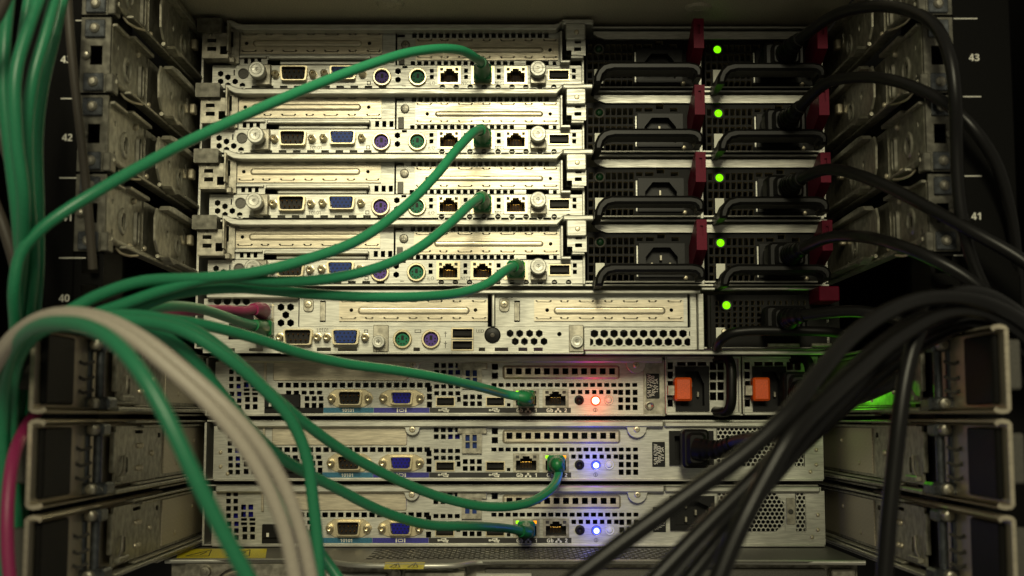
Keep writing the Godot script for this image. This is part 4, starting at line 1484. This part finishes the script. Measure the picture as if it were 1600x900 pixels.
func rack_post(side: float, label: String) -> void:
	flip = Transform3D.IDENTITY if side < 0 else Transform3D(Basis.from_scale(Vector3(-1, 1, 1)), Vector3.ZERO)
	var t := thing("rack_post", label, "rack post", "", Vector3(edge_x(side) * side, 0, 0))
	var m := mbx()
	var holes := []
	var u0 := 134.73 - 8 * U
	for k in 15:
		for d in [6.35, 22.2, 38.1]:
			var y: float = u0 + k * U + d
			holes.append([-12.5, y - 4.8, -3.0, y + 4.8])
	m.plate(-16.5, -150, -0.5, 330, 152.2, 2.0, holes)
	m.box(-50, -150, 60, -16.6, 330, 152.4, 1.0)
	m.box(-2.2, -150, 118, -0.6, 330, 150, 0.3)
	part("post_profile", m, "post_black", t)
	var marks := []
	var nums := []
	if side < 0:
		marks = [[118, 134, 32], [95, 134, 154], [93, 128, 278], [92, 134, 403], [92, 130, 528]]
		nums = [["43", 103, 93], ["42", 105, 215], ["41", 105, 340], ["40", 100, 466]]
	else:
		marks = [[1490, 1527, 29], [1505, 1533, 151], [1503, 1534, 275], [1490, 1517, 399]]
		nums = [["43", 1522, 90], ["41", 1526, 338]]
	for q in marks:
		m = MB.new()
		var a := P(q[0], q[2], 152.5); var b := P(q[1], q[2], 152.5)
		m.box(a.x - edge_x(side) * side, a.y - 0.3, 152.4, b.x - edge_x(side) * side, a.y + 0.3, 152.55, 0)
		part("printed_mark", m, "white_ink", t)
	for q in nums:
		var a := P(q[1], q[2], 152.5)
		lettering(t, "printed_number", q[0], Vector3(a.x - edge_x(side) * side, a.y, 152.5), 4.0, "white_ink", true)

func rack_shell() -> void:  # unseen walls that shut out the background and keep the gaps dark
	var t := thing("unseen_rack_walls", "unseen black walls beside and behind the servers, placed to keep the gaps dark", "cabinet", "", Vector3(0, -150, 0))
	var m := MB.new()
	m.box(-306, 0, -520, -300, 560, 150, 0)
	part("unseen_side_wall", m, "post_black", t)
	m = MB.new()
	m.box(300, 0, -520, 306, 560, 150, 0)
	part("unseen_side_wall", m, "post_black", t)
	m = MB.new()
	m.box(-299.9, 0, -526, 299.9, 560, -521, 0)
	part("unseen_back_wall", m, "post_black", t)

func overhead_unit() -> void:
	var t := thing("overhead_chassis", "dark grey painted chassis overhanging the topmost server", "server", "", Vector3(0, 269.6, 0))
	var m := MB.new()
	m.box(-221, 0, -420, 221, 60, 112, 1.2)
	part("case", m, "overhead_paint", t)
	for q in [[610, 6], [1091, 11]]:
		var p := P(q[0], q[1], 0)
		# where the line of sight meets the underside
		var eye := Vector3(0, 0, EYE)
		var hit := eye + (p - eye) * (269.6 / p.y)
		m = MB.new()
		m.xf = Transform3D(Basis(Vector3(1, 0, 0), Vector3(0, 0, 1), Vector3(0, -1, 0)), Vector3.ZERO)
		m.lathe(hit.x, hit.z, [[0.0, 1.0], [2.4, 1.2], [3.2, 1.8], [7.5, 1.5], [9.0, 0.4], [9.2, -0.2]], 28)
		part("pressed_dome", m, "overhead_paint", t)

func base_unit() -> void:
	var top := -88.2
	var t := thing("rack_server", "wide grey server at the bottom with vented top and yellow stickers", "server", "", Vector3(0, top - 88, 0))
	var o := Vector3(0, top - 88, 0)
	var edge := []
	for q in [[258, 38], [498, 38], [520, 44], [548, 58], [572, 62], [712, 62], [728, 54], [742, 47], [1352, 47]]:
		var x: float = (q[0] - 800) * ((EYE - q[1]) * cos(PITCH) + top * sin(PITCH)) / F
		edge.append(Vector2(x, q[1]))
	# top sheet, with its field of slots
	var hz := Transform3D(Basis(Vector3(1, 0, 0), Vector3(0, 0, -1), Vector3(0, 1, 0)), Vector3.ZERO)
	var m := MB.new()
	m.xf = hz
	var holes := []
	for j in 10:
		for i in 33:
			var x: float = -92.0 + i * 6.4 + (3.2 if j % 2 else 0.0)
			holes.append([x, -34.0 + j * 7.4, x + 4.4, -28.4 + j * 7.4])
	m.plate(-215, -37, 218, 420, 88, 0.25, holes)
	var lip := PackedVector2Array()
	for e in edge: lip.append(Vector2(e.x, -e.y))
	lip.append(Vector2(218, -36.9)); lip.append(Vector2(-215, -36.9))
	m.prism(lip, 86.8, 88, 0)
	part("top_sheet", m, "grey_paint", t)
	m = MB.new()
	m.box(-214, 2, -419, 217, 3.8, 33, 0)
	m.box(-214, 3.9, -421, 217, 86, -420, 0)
	part("case_floor", m, "zinc", t)
	m = MB.new()
	var path := []
	for e in edge: path.append(Vector3(e.x, 87.2, e.y))
	m.tube(smooth(path, 4.0), 1.5, 10)
	part("front_lip", m, "steel", t)
	m = MB.new()
	m.box(-214, 4, 20, 217, 86, 34, 0.5)
	m.box(-215, 4, -420, -213.8, 86, 20, 0)
	m.box(216.8, 4, -420, 218, 86, 20, 0)
	part("rear_panel", m, "zinc", t)
	m = MB.new()
	m.box(edge[7].x + 6, 4, 34, 196, 82.5, 43, 0.8)
	part("expansion_panel", m, "grey_paint", t)
	m = MB.new()
	m.box(198, 4, 34, 213, 82.5, 45, 0.8)
	part("corner_panel", m, "zinc", t)
	# power module with fan at the left
	m = MB.new()
	var fc := Vector2((372 - 800) * 0.4, 68)
	m.plate(-204, 40, -118, 85.6, 38, 2.0, [ngon(fc, 15.5, 24)])
	part("fan_panel", m, "zinc", t)
	m = MB.new()
	for r in [5.0, 9.0, 13.0]:
		var pts := PackedVector3Array()
		for i in 33: pts.append(Vector3(fc.x + cos(TAU * i / 32) * r, fc.y + sin(TAU * i / 32) * r, 40))
		m.tube(pts, 0.7, 6)
	for a in [0.4, 2.5, 4.6]: m.tube(PackedVector3Array([Vector3(fc.x, fc.y, 39.6), Vector3(fc.x + cos(a) * 15, fc.y + sin(a) * 15, 39.6)]), 0.7, 6)
	part("fan_guard", m, "edge_metal", t)
	for q in [[-191.0, 81.0], [-128.0, 81.0], [-72, 80]]:
		m = MB.new()
		m.lathe(q[0], q[1], [[0.0, 42.6], [1.4, 42.5], [1.5, 41.6], [3.0, 41.4], [3.4, 40.4], [3.5, 36]], 16)
		part("panel_screw", m, "zinc", t)
	m = MB.new()
	m.box(-116, 40, 34, -78, 80, 41, 0.8)
	part("power_module", m, "steel", t)
	m = MB.new()
	m.box(-66, 40, 34, edge[6].x, 83, 56, 1.0)
	part("port_module", m, "zinc", t)
	m = MB.new()
	m.box(-22, 66, 56, 12, 82, 57.2, 0.4)
	part("port_plate", m, "steel", t)
	m = MB.new()
	m.prism(rounded([-16.0, 70.0, 6.0, 79.5], 3.0), 57, 61, 0.5)
	part("serial_port", m, "nickel", t)
	m = MB.new()
	m.prism(rounded([-14.0, 71.4, 4.0, 78.2], 2.2), 60.5, 61.2, 0.2)
	part("port_insert", m, "port_black", t)
	# stickers
	for q in [[276, 415, 858, 872], [600, 662, 879, 889]]:
		var pts := PackedVector2Array()
		for k in [[q[0], q[3]], [q[1], q[3]], [q[1] + 2, q[2]], [q[0] + 2, q[2]]]:
			var p := P(k[0], k[1], 0)
			var eye := Vector3(0, 0, EYE)
			var hit := eye + (p - eye) * (top / p.y)
			pts.append(Vector2(hit.x, -hit.z))
		m = MB.new()
		m.xf = hz
		m.prism(pts, 88.05, 88.25, 0)
		var st := part("yellow_sticker", m, "yellow_label", t)
		m = MB.new()
		m.xf = hz
		var c := (pts[0] + pts[2]) / 2
		var w := pts[1].x - pts[0].x
		var h := absf(pts[2].y - pts[0].y)
		for s in [-0.22, 0.24]:
			var e := c + Vector2(w * s, 0)
			var a := e + Vector2(-w * 0.13, -h * 0.34); var b := e + Vector2(0, h * 0.36); var d := e + Vector2(w * 0.13, -h * 0.34)
			for l in [[a, b], [b, d], [d, a]]: m.tube(PackedVector3Array([Vector3(l[0].x, l[0].y, 88.2), Vector3(l[1].x, l[1].y, 88.2)]), 0.35, 6)
			m.tube(PackedVector3Array([Vector3(e.x, e.y - h * 0.2, 88.2), Vector3(e.x, e.y + h * 0.12, 88.2)]), 0.4, 6)
		part("warning_symbol", m, "ink", st)

# ---------------------------------------------------------------- cables
func path_of_pixels(q: Array) -> Array:
	var out := []
	for p in q: out.append(P(p[0], p[1], p[2]))
	return out

func cable(called: String, label: String, group: String, m: String, dia: float, q: Array, port := Vector3.INF, boot := "green_boot", tall := 11.0) -> void:
	var pts := path_of_pixels(q)
	var base: Vector3 = port if port.is_finite() else pts[-1]
	var t := thing(called, label, "cable", group, base)
	var b := MB.new()
	if port.is_finite():
		# the plug sits in the port; its moulded boot runs straight out and then turns with the cable
		var aim: Vector3 = (pts[-1] - port)
		var nose := Vector3(0, 0, 20)
		pts.append(port + nose + Vector3(0, 0, 8))
		pts.append(port + nose)
		b.box(-5.9, -tall / 2, -1, 5.9, tall / 2, 11, 1.4)
		part("plug", b, "clear_plastic" if boot == "" else boot, t)
		b = MB.new()
		var sl := smooth(pts, 1.5)
		sl.reverse()
		var head := PackedVector3Array()
		var rad := []
		head.append(Vector3(0, 0, 9)); rad.append(5.6)
		head.append(Vector3(0, 0, 13)); rad.append(5.4)
		head.append(Vector3(0, 0, 17)); rad.append(5.1)
		var run := 0.0
		for i in range(1, sl.size()):
			run += sl[i].distance_to(sl[i - 1])
			if run > 15: break
			head.append(sl[i] - base); rad.append(lerpf(5.0, dia / 2 + 0.9, clampf(run / 13.0, 0, 1)))
		b.tube(head, rad, 18)
		part("boot", b, boot if boot else m, t)
	var c := MB.new()
	var line := smooth(pts, 4.0)
	for i in line.size(): line[i] -= base
	c.tube(line, dia / 2, 16)
	part("jacket", c, m, t)

func power_cord(label: String, dia: float, q: Array, plug := Vector3.INF, sideways := false, bend := Vector3(0, 0, 46)) -> void:
	var pts := path_of_pixels(q)
	var base: Vector3 = plug if plug.is_finite() else pts[-1]
	var t := thing("power_cord", label, "power cord", "black power cords", base)
	if plug.is_finite():
		var b := MB.new()
		var w := 13.5; var h := 9.0
		if sideways: w = 9.0; h = 13.0
		b.prism(rounded([-w + 1.5, -h + 1.5, w - 1.5, h - 1.5], 2.5), -6, 8, 0.5)
		b.prism(rounded([-w, -h, w, h], 3.0), 8, 22, 1.6)
		b.prism(rounded([-w * 0.72, -h * 0.85, w * 0.72, h * 0.85], 4.0), 22, 27, 2.0)
		part("plug", b, "black_plastic", t)
		pts.append(plug + bend)
		pts.append(plug + Vector3(0, 0, 26))
		var sl := smooth(pts, 1.0)
		sl.reverse()
		var r := MB.new()
		var line := PackedVector3Array()
		var rad := []
		var run := 0.0
		for i in range(0, sl.size()):
			if i > 0: run += sl[i].distance_to(sl[i - 1])
			if run > 30: break
			var rib := 0.0 if fmod(run, 5.0) < 1.7 and run > 3 else 1.0
			line.append(sl[i] - base); rad.append(lerpf(7.6, dia / 2 + 0.8, run / 30.0) - (0.0 if rib > 0 else 1.6))
		r.tube(line, rad, 18)
		part("strain_relief", r, "black_plastic", t)
	var c := MB.new()
	var l := smooth(pts, 4.0)
	for i in l.size(): l[i] -= base
	c.tube(l, dia / 2, 16)
	part("cord", c, "black_jacket", t)

# ---------------------------------------------------------------- the scene
func _ready() -> void:
	rng.seed = 7
	# camera
	var cam := Camera3D.new()
	cam.name = "camera"
	add_child(cam)
	cam.position = Vector3(0, 0, EYE * MM)
	cam.rotation.x = PITCH
	cam.fov = rad_to_deg(2.0 * atan(450.0 / F))
	cam.near = 0.02
	cam.far = 20.0
	var lens := CameraAttributesPhysical.new()
	lens.frustum_focal_length = 45.0
	lens.frustum_focus_distance = 0.862
	lens.exposure_aperture = 8.0
	cam.attributes = lens
	cam.fov = rad_to_deg(2.0 * atan(450.0 / F))
	# surroundings: a dim room
	var we := WorldEnvironment.new()
	we.name = "environment"
	var e := Environment.new()
	e.background_mode = Environment.BG_COLOR
	e.background_color = Color(0.44, 0.425, 0.37)
	e.background_energy_multiplier = 1.0
	e.tonemap_mode = Environment.TONE_MAPPER_LINEAR
	e.tonemap_exposure = 1.0
	e.sdfgi_enabled = true
	e.ssao_enabled = true
	e.ssil_enabled = true
	we.environment = e
	add_child(we)
	# unseen lamp behind the camera, placed to light the whole front softly
	var lamp := SpotLight3D.new()
	lamp.name = "unseen_front_lamp"
	lamp.light_color = Color(0.99, 0.96, 0.81)
	lamp.light_energy = 1.75
	lamp.light_size = 0.22
	lamp.spot_angle = 18.5
	lamp.spot_angle_attenuation = 1.0
	lamp.spot_range = 8.0
	lamp.spot_attenuation = 2.0
	lamp.shadow_enabled = true
	add_child(lamp)
	lamp.look_at_from_position(Vector3(0.0, 0.72, 1.6), Vector3(-0.01, 0.02, 0.0))
	# unseen lamp above the camera, its beam placed to light the upper servers
	var beam := SpotLight3D.new()
	beam.name = "unseen_beam_lamp"
	beam.light_color = Color(0.99, 0.955, 0.79)
	beam.light_energy = 1.15
	beam.light_size = 0.1
	beam.spot_angle = 10.5
	beam.spot_angle_attenuation = 1.0
	beam.spot_range = 5.0
	beam.spot_attenuation = 2.0
	beam.shadow_enabled = true
	add_child(beam)
	beam.look_at_from_position(Vector3(-0.13, 0.76, 0.88), Vector3(-0.075, 0.125, 0.0))

	make_materials()

	# posts and neighbours above and below
	rack_post(-1, "black rack post at left with white numbers 42 and 40")
	rack_post(1, "black rack post at right with white numbers 43 and 41")
	rack_shell()
	overhead_unit()
	base_unit()

	# servers
	var hp := flush_server()
	var rows := [
		[134.73 + 2 * U, "topmost silver server, in shade under the overhanging chassis"],
		[134.73 + U, "second silver server from the top, beside the rack number 42"],
		[134.73, "third silver server from the top, brightly lit, with a green cable in its port"],
		[134.73 - U, "lowest of the four identical silver servers, directly above the honeycomb vented server"]]
	var set_of := []
	for i in 4:
		if i == 2: continue
		set_of.append(copy_of(hp, rows[i][1], Vector3(0, rows[i][0], 0)))
	hp.set_meta("label", rows[2][1])
	set_of.insert(2, hp)
	for i in 4:
		light_up(set_of[i].get_node("network_port_001" if i < 3 else "network_port_002"), "indicator_window_001", "led_small")
	mid_server()
	var d1 := plain_server(true)
	d1.set_meta("label", "server with a glowing red light and orange tabs on its two power supplies")
	var d2 := plain_server(false)
	d2.position.y = (1.4 - U) * MM
	d2.set_meta("label", "server with a blue light and a black power plug, below the red light")
	var d3 := copy_of(d2, "server with a blue light directly above the wide grey vented chassis", Vector3(0, 1.4 - 2 * U, DELL))
	light_up(d1.get_node("network_port"), "indicator_window", "led_small")
	light_up(d2.get_node("network_port_001"), "indicator_window", "led_small")
	light_up(d2.get_node("network_port_001"), "indicator_window_001", "led_amber")
	light_up(d3.get_node("network_port"), "indicator_window", "led_small")
	light_up(d3.get_node("network_port"), "indicator_window_001", "led_amber")

	# rails
	var names := ["topmost", "second", "third", "lowest"]
	var beside := ["its lower edge at the top border of the photo", "above the rack number 42", "below the rack number 42", "lowest of the upper rails at left"]
	for i in 4:
		stamped_rail(-1, 134.73 + (2 - i) * U, "stamped steel rail on the left post, beside the %s thin silver server" % ["topmost", "second", "third", "fourth"][i])
		stamped_rail(1, 134.73 + (2 - i) * U, "stamped steel rail on the right post, %s of the four, behind black power cords" % names[i])
	for i in 3:
		channel_rail(-1, 1.4 - i * U, "slide rail with open channel end at lower left, %s" % ["topmost, under the arching beige cables", "middle one, beside the pink cable", "lowest, near the yellow sticker"][i])
		channel_rail(1, 1.4 - i * U, "slide rail with open channel end at lower right, %s" % ["topmost, lit green inside", "middle one, behind the hanging black cord", "lowest, beside the bottom server's corner"][i])

	# lights of the indicators that spill onto what stands round them
	var red := P(931, 626, DELL)
	for q in [[Vector3(931, 626, DELL), Color(1, 0.16, 0.08), 0.00028, "red_indicator_light"], [Vector3(929, 722, DELL), Color(0.15, 0.2, 1), 0.0003, "blue_indicator_light"], [Vector3(930, 820, DELL), Color(0.15, 0.2, 1), 0.0003, "blue_indicator_light_lower"]]:
		var o := OmniLight3D.new()
		o.name = q[3]
		o.light_color = q[1]
		o.light_energy = q[2]
		o.light_size = 0.003
		o.omni_range = 3.0
		o.omni_attenuation = 2.0
		o.shadow_enabled = true
		add_child(o)
		o.position = (P(q[0].x, q[0].y, q[0].z) + Vector3(0, 0, 14)) * MM
	var gl := OmniLight3D.new()  # source out of view, placed to light the right rail green
	gl.name = "unseen_green_light"
	gl.light_color = Color(0.42, 1.0, 0.08)
	gl.light_energy = 0.00025
	gl.light_size = 0.002
	gl.omni_range = 3.0
	gl.omni_attenuation = 2.0
	gl.shadow_enabled = true
	add_child(gl)
	gl.position = Vector3(214, 17, 14) * MM
	var gb := MB.new()  # unseen lens behind the cords, to go with the green glow
	gb.lathe(0, 0, [[0.0, 2.2], [1.2, 1.9], [2.0, 1.0], [2.3, -1.0]], 14)
	var gm := part("unseen_green_lens", gb, "led_green", d1.get_node("power_supply_001"))
	gm.position = (P(1292, 622, DELL + 2) - Vector3(0, 1.4, DELL)) * MM - d1.get_node("power_supply_001").position

	cables()

func hp_port(px: float, row: int) -> Vector3:
	# network port at pixel column px of the third server, on the given row
	var p := P(px, 320, 0)
	return Vector3(p.x, p.y + (2 - row) * U, 1)

func dell_port(px: float, row: int) -> Vector3:
	var p := P(px, 622.5, DELL)
	return Vector3(p.x, p.y - row * U, DELL + 1)

func cables() -> void:
	var gg := "green network cables"
	cable("network_cable", "green cable from the topmost server, arching high across the upper left", gg, "green_jacket", 5.9, [[30, 900, 180], [14, 760, 190], [10, 660, 200], [14, 590, 215], [24, 520, 235], [22, 450, 250], [33, 395, 252], [62, 360, 252], [100, 331, 250], [150, 300, 244], [225, 257, 228], [300, 218, 205], [400, 172, 180], [500, 130, 150], [580, 100, 124], [640, 82, 102], [690, 76, 84], [722, 79, 68], [742, 90, 52]], hp_port(754, 0))
	cable("network_cable", "green cable from the second server, swinging down to the left across the third", gg, "green_jacket", 5.9, [[24, 900, 215], [12, 760, 228], [12, 640, 228], [18, 560, 240], [44, 512, 252], [100, 490, 254], [150, 463, 242], [220, 440, 225], [320, 434, 200], [400, 425, 184], [480, 405, 168], [560, 375, 146], [630, 325, 118], [680, 275, 94], [715, 232, 70], [740, 207, 48]], hp_port(754, 1))
	cable("network_cable", "green cable from the third server, swinging down to the left across the fourth", gg, "green_jacket", 5.9, [[36, 900, 205], [22, 760, 216], [18, 650, 222], [24, 562, 238], [54, 514, 252], [118, 500, 250], [180, 480, 236], [260, 452, 215], [340, 434, 194], [430, 440, 172], [510, 436, 150], [590, 418, 126], [650, 390, 102], [700, 352, 78], [734, 320, 52]], hp_port(754, 2))
	cable("network_cable", "green cable from the fourth server, sagging along the top of the honeycomb vented server", gg, "green_jacket", 5.9, [[46, 900, 200], [30, 780, 210], [24, 660, 216], [28, 560, 232], [62, 516, 246], [140, 502, 242], [210, 482, 222], [280, 458, 200], [370, 450, 176], [470, 458, 150], [570, 464, 122], [660, 463, 96], [720, 457, 76], [760, 444, 62], [788, 424, 48]], hp_port(806, 3))
	var gp := P(414, 514, 0)
	cable("network_cable", "green cable with a boot, plugged in below the pink cable at left", gg, "green_jacket", 5.9, [[8, 900, 200], [4, 780, 212], [10, 660, 222], [20, 570, 238], [62, 512, 248], [140, 500, 232], [210, 488, 190], [260, 479, 160], [310, 482, 120], [350, 494, 84], [376, 503, 54]], Vector3(gp.x, gp.y, -1))
	var mp := P(414, 488, 0)
	cable("network_cable", "short pink cable plugged into the honeycomb vented server at left", "pink network cables", "magenta_jacket", 6.0, [[20, 640, 225], [26, 565, 240], [58, 506, 246], [110, 495, 236], [190, 497, 200], [260, 491, 140], [310, 485, 100], [350, 484, 70], [380, 486, 48]], Vector3(mp.x, mp.y, -1), "")
	cable("network_cable", "green cable plugged in beside the red light, drooping from the upper left", gg, "green_jacket", 5.9, [[30, 900, 230], [22, 780, 236], [26, 650, 232], [30, 556, 246], [72, 508, 258], [150, 498, 246], [240, 497, 212], [320, 508, 186], [400, 529, 160], [470, 552, 136], [540, 568, 112], [620, 579, 84], [690, 591, 56], [750, 605, 24], [795, 617, -8]], dell_port(822, 0))
	cable("network_cable", "green cable looping low and up to the port below the red light's server", gg, "green_jacket", 5.9, [[2, 900, 232], [-4, 760, 236], [6, 640, 244], [22, 556, 258], [70, 507, 272], [160, 494, 262], [240, 496, 246], [310, 520, 230], [370, 565, 210], [420, 612, 190], [480, 664, 166], [550, 713, 136], [630, 754, 104], [700, 780, 76], [770, 792, 50], [830, 784, 24], [866, 758, 0], [873, 735, -16]], dell_port(868, 1))
	cable("network_cable", "green cable running down to the lowest of the three blue strip servers", gg, "green_jacket", 5.9, [[20, 900, 236], [10, 770, 238], [10, 650, 246], [24, 562, 262], [72, 510, 278], [160, 504, 270], [250, 522, 248], [300, 560, 238], [350, 620, 224], [400, 680, 204], [450, 722, 180], [520, 760, 148], [600, 800, 112], [670, 820, 80], [740, 822, 46], [795, 826, 4]], dell_port(822, 2))
	cable("network_cable", "green cable hanging straight down from the bunch, right of the beige pair", gg, "green_jacket", 5.9, [[34, 900, 230], [24, 780, 236], [18, 660, 246], [26, 566, 264], [76, 511, 284], [180, 500, 276], [280, 515, 258], [350, 555, 250], [410, 606, 240], [452, 652, 232], [478, 710, 226], [490, 790, 222], [497, 860, 220], [500, 930, 220]])
	cable("network_cable", "green cable emerging from behind the beige pair at the bottom border", gg, "green_jacket", 5.9, [[360, 650, 150], [400, 720, 156], [440, 790, 164], [490, 850, 172], [540, 920, 180]])
	cable("network_cable", "nearest green cable, descending over the lower left rails to the bottom border", gg, "green_jacket", 6.0, [[12, 900, 238], [4, 760, 244], [4, 650, 254], [8, 590, 272], [26, 538, 304], [58, 511, 334], [95, 505, 354], [140, 512, 371], [185, 540, 385], [225, 590, 392], [262, 655, 395], [300, 735, 395], [345, 825, 392], [400, 925, 388]])
	var bg := "beige network cables"
	cable("network_cable", "left one of the two beige cables arching together over the lower left rails", bg, "beige_jacket", 5.7, [[-20, 600, 270], [10, 545, 300], [50, 507, 320], [95, 494, 335], [150, 500, 345], [205, 528, 350], [265, 577, 352], [325, 632, 352], [375, 690, 350], [415, 755, 348], [445, 830, 346], [465, 925, 344]])
	cable("network_cable", "right one of the two beige cables arching together, partly behind its twin", bg, "beige_jacket", 5.7, [[-20, 585, 250], [15, 530, 285], [60, 498, 305], [110, 489, 318], [170, 500, 328], [230, 532, 332], [295, 583, 334], [355, 638, 334], [405, 695, 332], [442, 755, 330], [470, 830, 328], [490, 925, 326]])
	# bundle along the left post
	var lg := "cables hanging along the left post"
	cable("network_cable", "leftmost green cable of the hanging bundle at upper left", gg, "green_jacket", 5.9, [[18, -30, 250], [8, 60, 262], [6, 140, 262], [14, 230, 258], [26, 330, 250], [34, 430, 235]])
	cable("network_cable", "broad near green cable of the hanging bundle, second from the left border", gg, "green_jacket", 6.0, [[72, -30, 262], [42, 50, 275], [24, 120, 280], [26, 220, 276], [36, 300, 268], [36, 380, 250], [30, 470, 225], [18, 600, 200], [12, 720, 180], [16, 900, 180]])
	cable("network_cable", "green cable of the hanging bundle curving beside the taupe cable", gg, "green_jacket", 5.9, [[92, -30, 250], [72, 50, 262], [52, 120, 266], [42, 200, 262], [44, 300, 252], [52, 400, 236], [44, 500, 214], [28, 640, 190], [36, 800, 176], [52, 920, 170]])
	cable("network_cable", "darkest green cable behind the others in the hanging bundle at upper left", gg, "green_jacket", 5.9, [[50, -30, 222], [36, 60, 230], [24, 150, 232], [40, 240, 228], [58, 320, 220], [58, 420, 210], [42, 540, 195], [40, 660, 182], [30, 780, 172], [40, 920, 170]])
	cable("network_cable", "rightmost green cable of the hanging bundle, against the black post", gg, "green_jacket", 5.9, [[104, -30, 228], [84, 60, 236], [66, 140, 238], [58, 220, 232], [60, 320, 224], [60, 420, 214], [54, 500, 204]])
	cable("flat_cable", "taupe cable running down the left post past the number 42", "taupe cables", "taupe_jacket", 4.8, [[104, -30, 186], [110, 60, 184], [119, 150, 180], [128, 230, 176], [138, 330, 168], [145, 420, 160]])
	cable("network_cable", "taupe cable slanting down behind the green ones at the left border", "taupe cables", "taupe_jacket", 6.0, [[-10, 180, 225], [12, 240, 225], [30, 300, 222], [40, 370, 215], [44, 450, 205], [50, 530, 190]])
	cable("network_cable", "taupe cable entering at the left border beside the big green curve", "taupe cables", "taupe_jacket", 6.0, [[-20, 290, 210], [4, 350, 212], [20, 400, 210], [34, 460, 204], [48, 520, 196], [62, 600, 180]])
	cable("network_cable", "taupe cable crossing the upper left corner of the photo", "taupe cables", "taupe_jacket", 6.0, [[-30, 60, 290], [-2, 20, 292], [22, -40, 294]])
	cable("network_cable", "thick pink cable dropping at the lower left border", "pink network cables", "magenta_jacket", 6.0, [[90, 600, 190], [64, 636, 215], [40, 668, 240], [20, 720, 266], [12, 790, 276], [12, 860, 278], [18, 930, 278]])
	# power cords from the upper servers
	var inl := P(1219, 304, 0)
	var cords := [
		["power cord from the topmost server, arching up and down the right post", 7.2, [[1600, 600, 160], [1560, 500, 164], [1520, 410, 166], [1503, 340, 170], [1497, 290, 172], [1494, 220, 176], [1492, 150, 184], [1484, 90, 182], [1464, 44, 170], [1430, 20, 150], [1380, 10, 126], [1330, 15, 104], [1296, 28, 86]]],
		["power cord from the second server, bowing over the right rails", 7.0, [[1600, 520, 130], [1590, 420, 150], [1578, 330, 160], [1556, 255, 168], [1520, 200, 172], [1475, 160, 164], [1420, 133, 148], [1365, 121, 124], [1318, 123, 102], [1288, 132, 84]]],
		["power cord from the third server, running straight down to the right border", 7.2, [[1640, 440, 190], [1590, 402, 186], [1520, 362, 176], [1450, 324, 158], [1390, 293, 138], [1340, 273, 116], [1304, 265, 94], [1284, 266, 82]]],
		["power cord from the fourth server, sloping down behind the cord bundle", 7.2, [[1610, 570, 170], [1560, 480, 176], [1510, 434, 176], [1450, 401, 168], [1390, 379, 146], [1335, 369, 104], [1296, 371, 84]]]]
	for i in 4: power_cord(cords[i][0], cords[i][1], cords[i][2], Vector3(inl.x, inl.y + (2 - i) * U, 2))
	var p5 := P(1218, 503, 0)
	power_cord("power cord from the honeycomb vented server, passing behind the cord bundle", 7.2, [[1600, 640, 40], [1530, 580, 60], [1470, 535, 80], [1420, 505, 90], [1370, 490, 88], [1330, 486, 78]], Vector3(p5.x, p5.y, 0))
	var p6 := P(1235, 612, DELL)
	power_cord("power cord plugged in beside the right orange tab, rising into the bundle", 8.6, [[1660, 620, 120], [1590, 552, 130], [1530, 530, 136], [1460, 560, 134], [1390, 600, 116], [1320, 625, 66], [1275, 618, 20]], Vector3(p6.x, p6.y, DELL + 2), true)
	var p7 := P(1078, 599, DELL)
	power_cord("power cord plugged into the middle blue light server, running right under the bundle", 8.6, [[1660, 620, 160], [1590, 548, 172], [1540, 514, 184], [1480, 518, 194], [1420, 550, 200], [1330, 620, 170], [1250, 668, 110], [1190, 684, 50], [1150, 690, 14]], Vector3(p7.x, p7.y - U, DELL + 3), true, Vector3(13, 0, 38))
	# bundle at lower right
	power_cord("topmost cord of the bundle, sweeping from upper right to the bottom border", 7.6, [[1640, 560, 200], [1600, 506, 220], [1550, 478, 235], [1500, 466, 246], [1440, 468, 262], [1385, 488, 282], [1330, 526, 304], [1280, 582, 326], [1232, 644, 340], [1170, 703, 346], [1085, 766, 350], [980, 842, 354], [870, 925, 358]])
	power_cord("second cord of the bundle, directly under the topmost one", 7.6, [[1640, 590, 190], [1596, 520, 206], [1545, 490, 222], [1490, 482, 236], [1435, 500, 254], [1375, 540, 276], [1320, 590, 298], [1265, 650, 316], [1212, 712, 326], [1150, 776, 332], [1080, 846, 338], [1000, 930, 344]])
	power_cord("innermost cord of the bundle with a bright gleam along its arch", 7.4, [[1630, 600, 170], [1590, 536, 186], [1540, 503, 200], [1490, 500, 212], [1440, 522, 228], [1390, 558, 246], [1330, 610, 268], [1270, 670, 286], [1210, 742, 300], [1150, 812, 310], [1060, 925, 318]])
	power_cord("thick cord at the right side of the bundle reaching the bottom border", 7.8, [[1650, 580, 200], [1590, 516, 215], [1530, 486, 232], [1470, 492, 250], [1400, 530, 276], [1340, 580, 305], [1280, 634, 330], [1236, 680, 342], [1200, 740, 346], [1168, 800, 350], [1140, 860, 352], [1112, 930, 354]])
	power_cord("thin cord showing between the thick cords at the bottom of the bundle", 7.0, [[1650, 600, 190], [1590, 540, 200], [1520, 506, 210], [1450, 530, 218], [1390, 575, 226], [1320, 636, 244], [1250, 700, 262], [1180, 770, 274], [1110, 840, 280], [1040, 920, 286]])
	power_cord("cord hanging straight down in front of the lower right rails", 7.8, [[1640, 540, 180], [1590, 490, 205], [1545, 463, 222], [1500, 458, 236], [1462, 480, 248], [1434, 522, 256], [1417, 580, 260], [1406, 650, 262], [1397, 730, 262], [1388, 820, 262], [1380, 930, 262]])
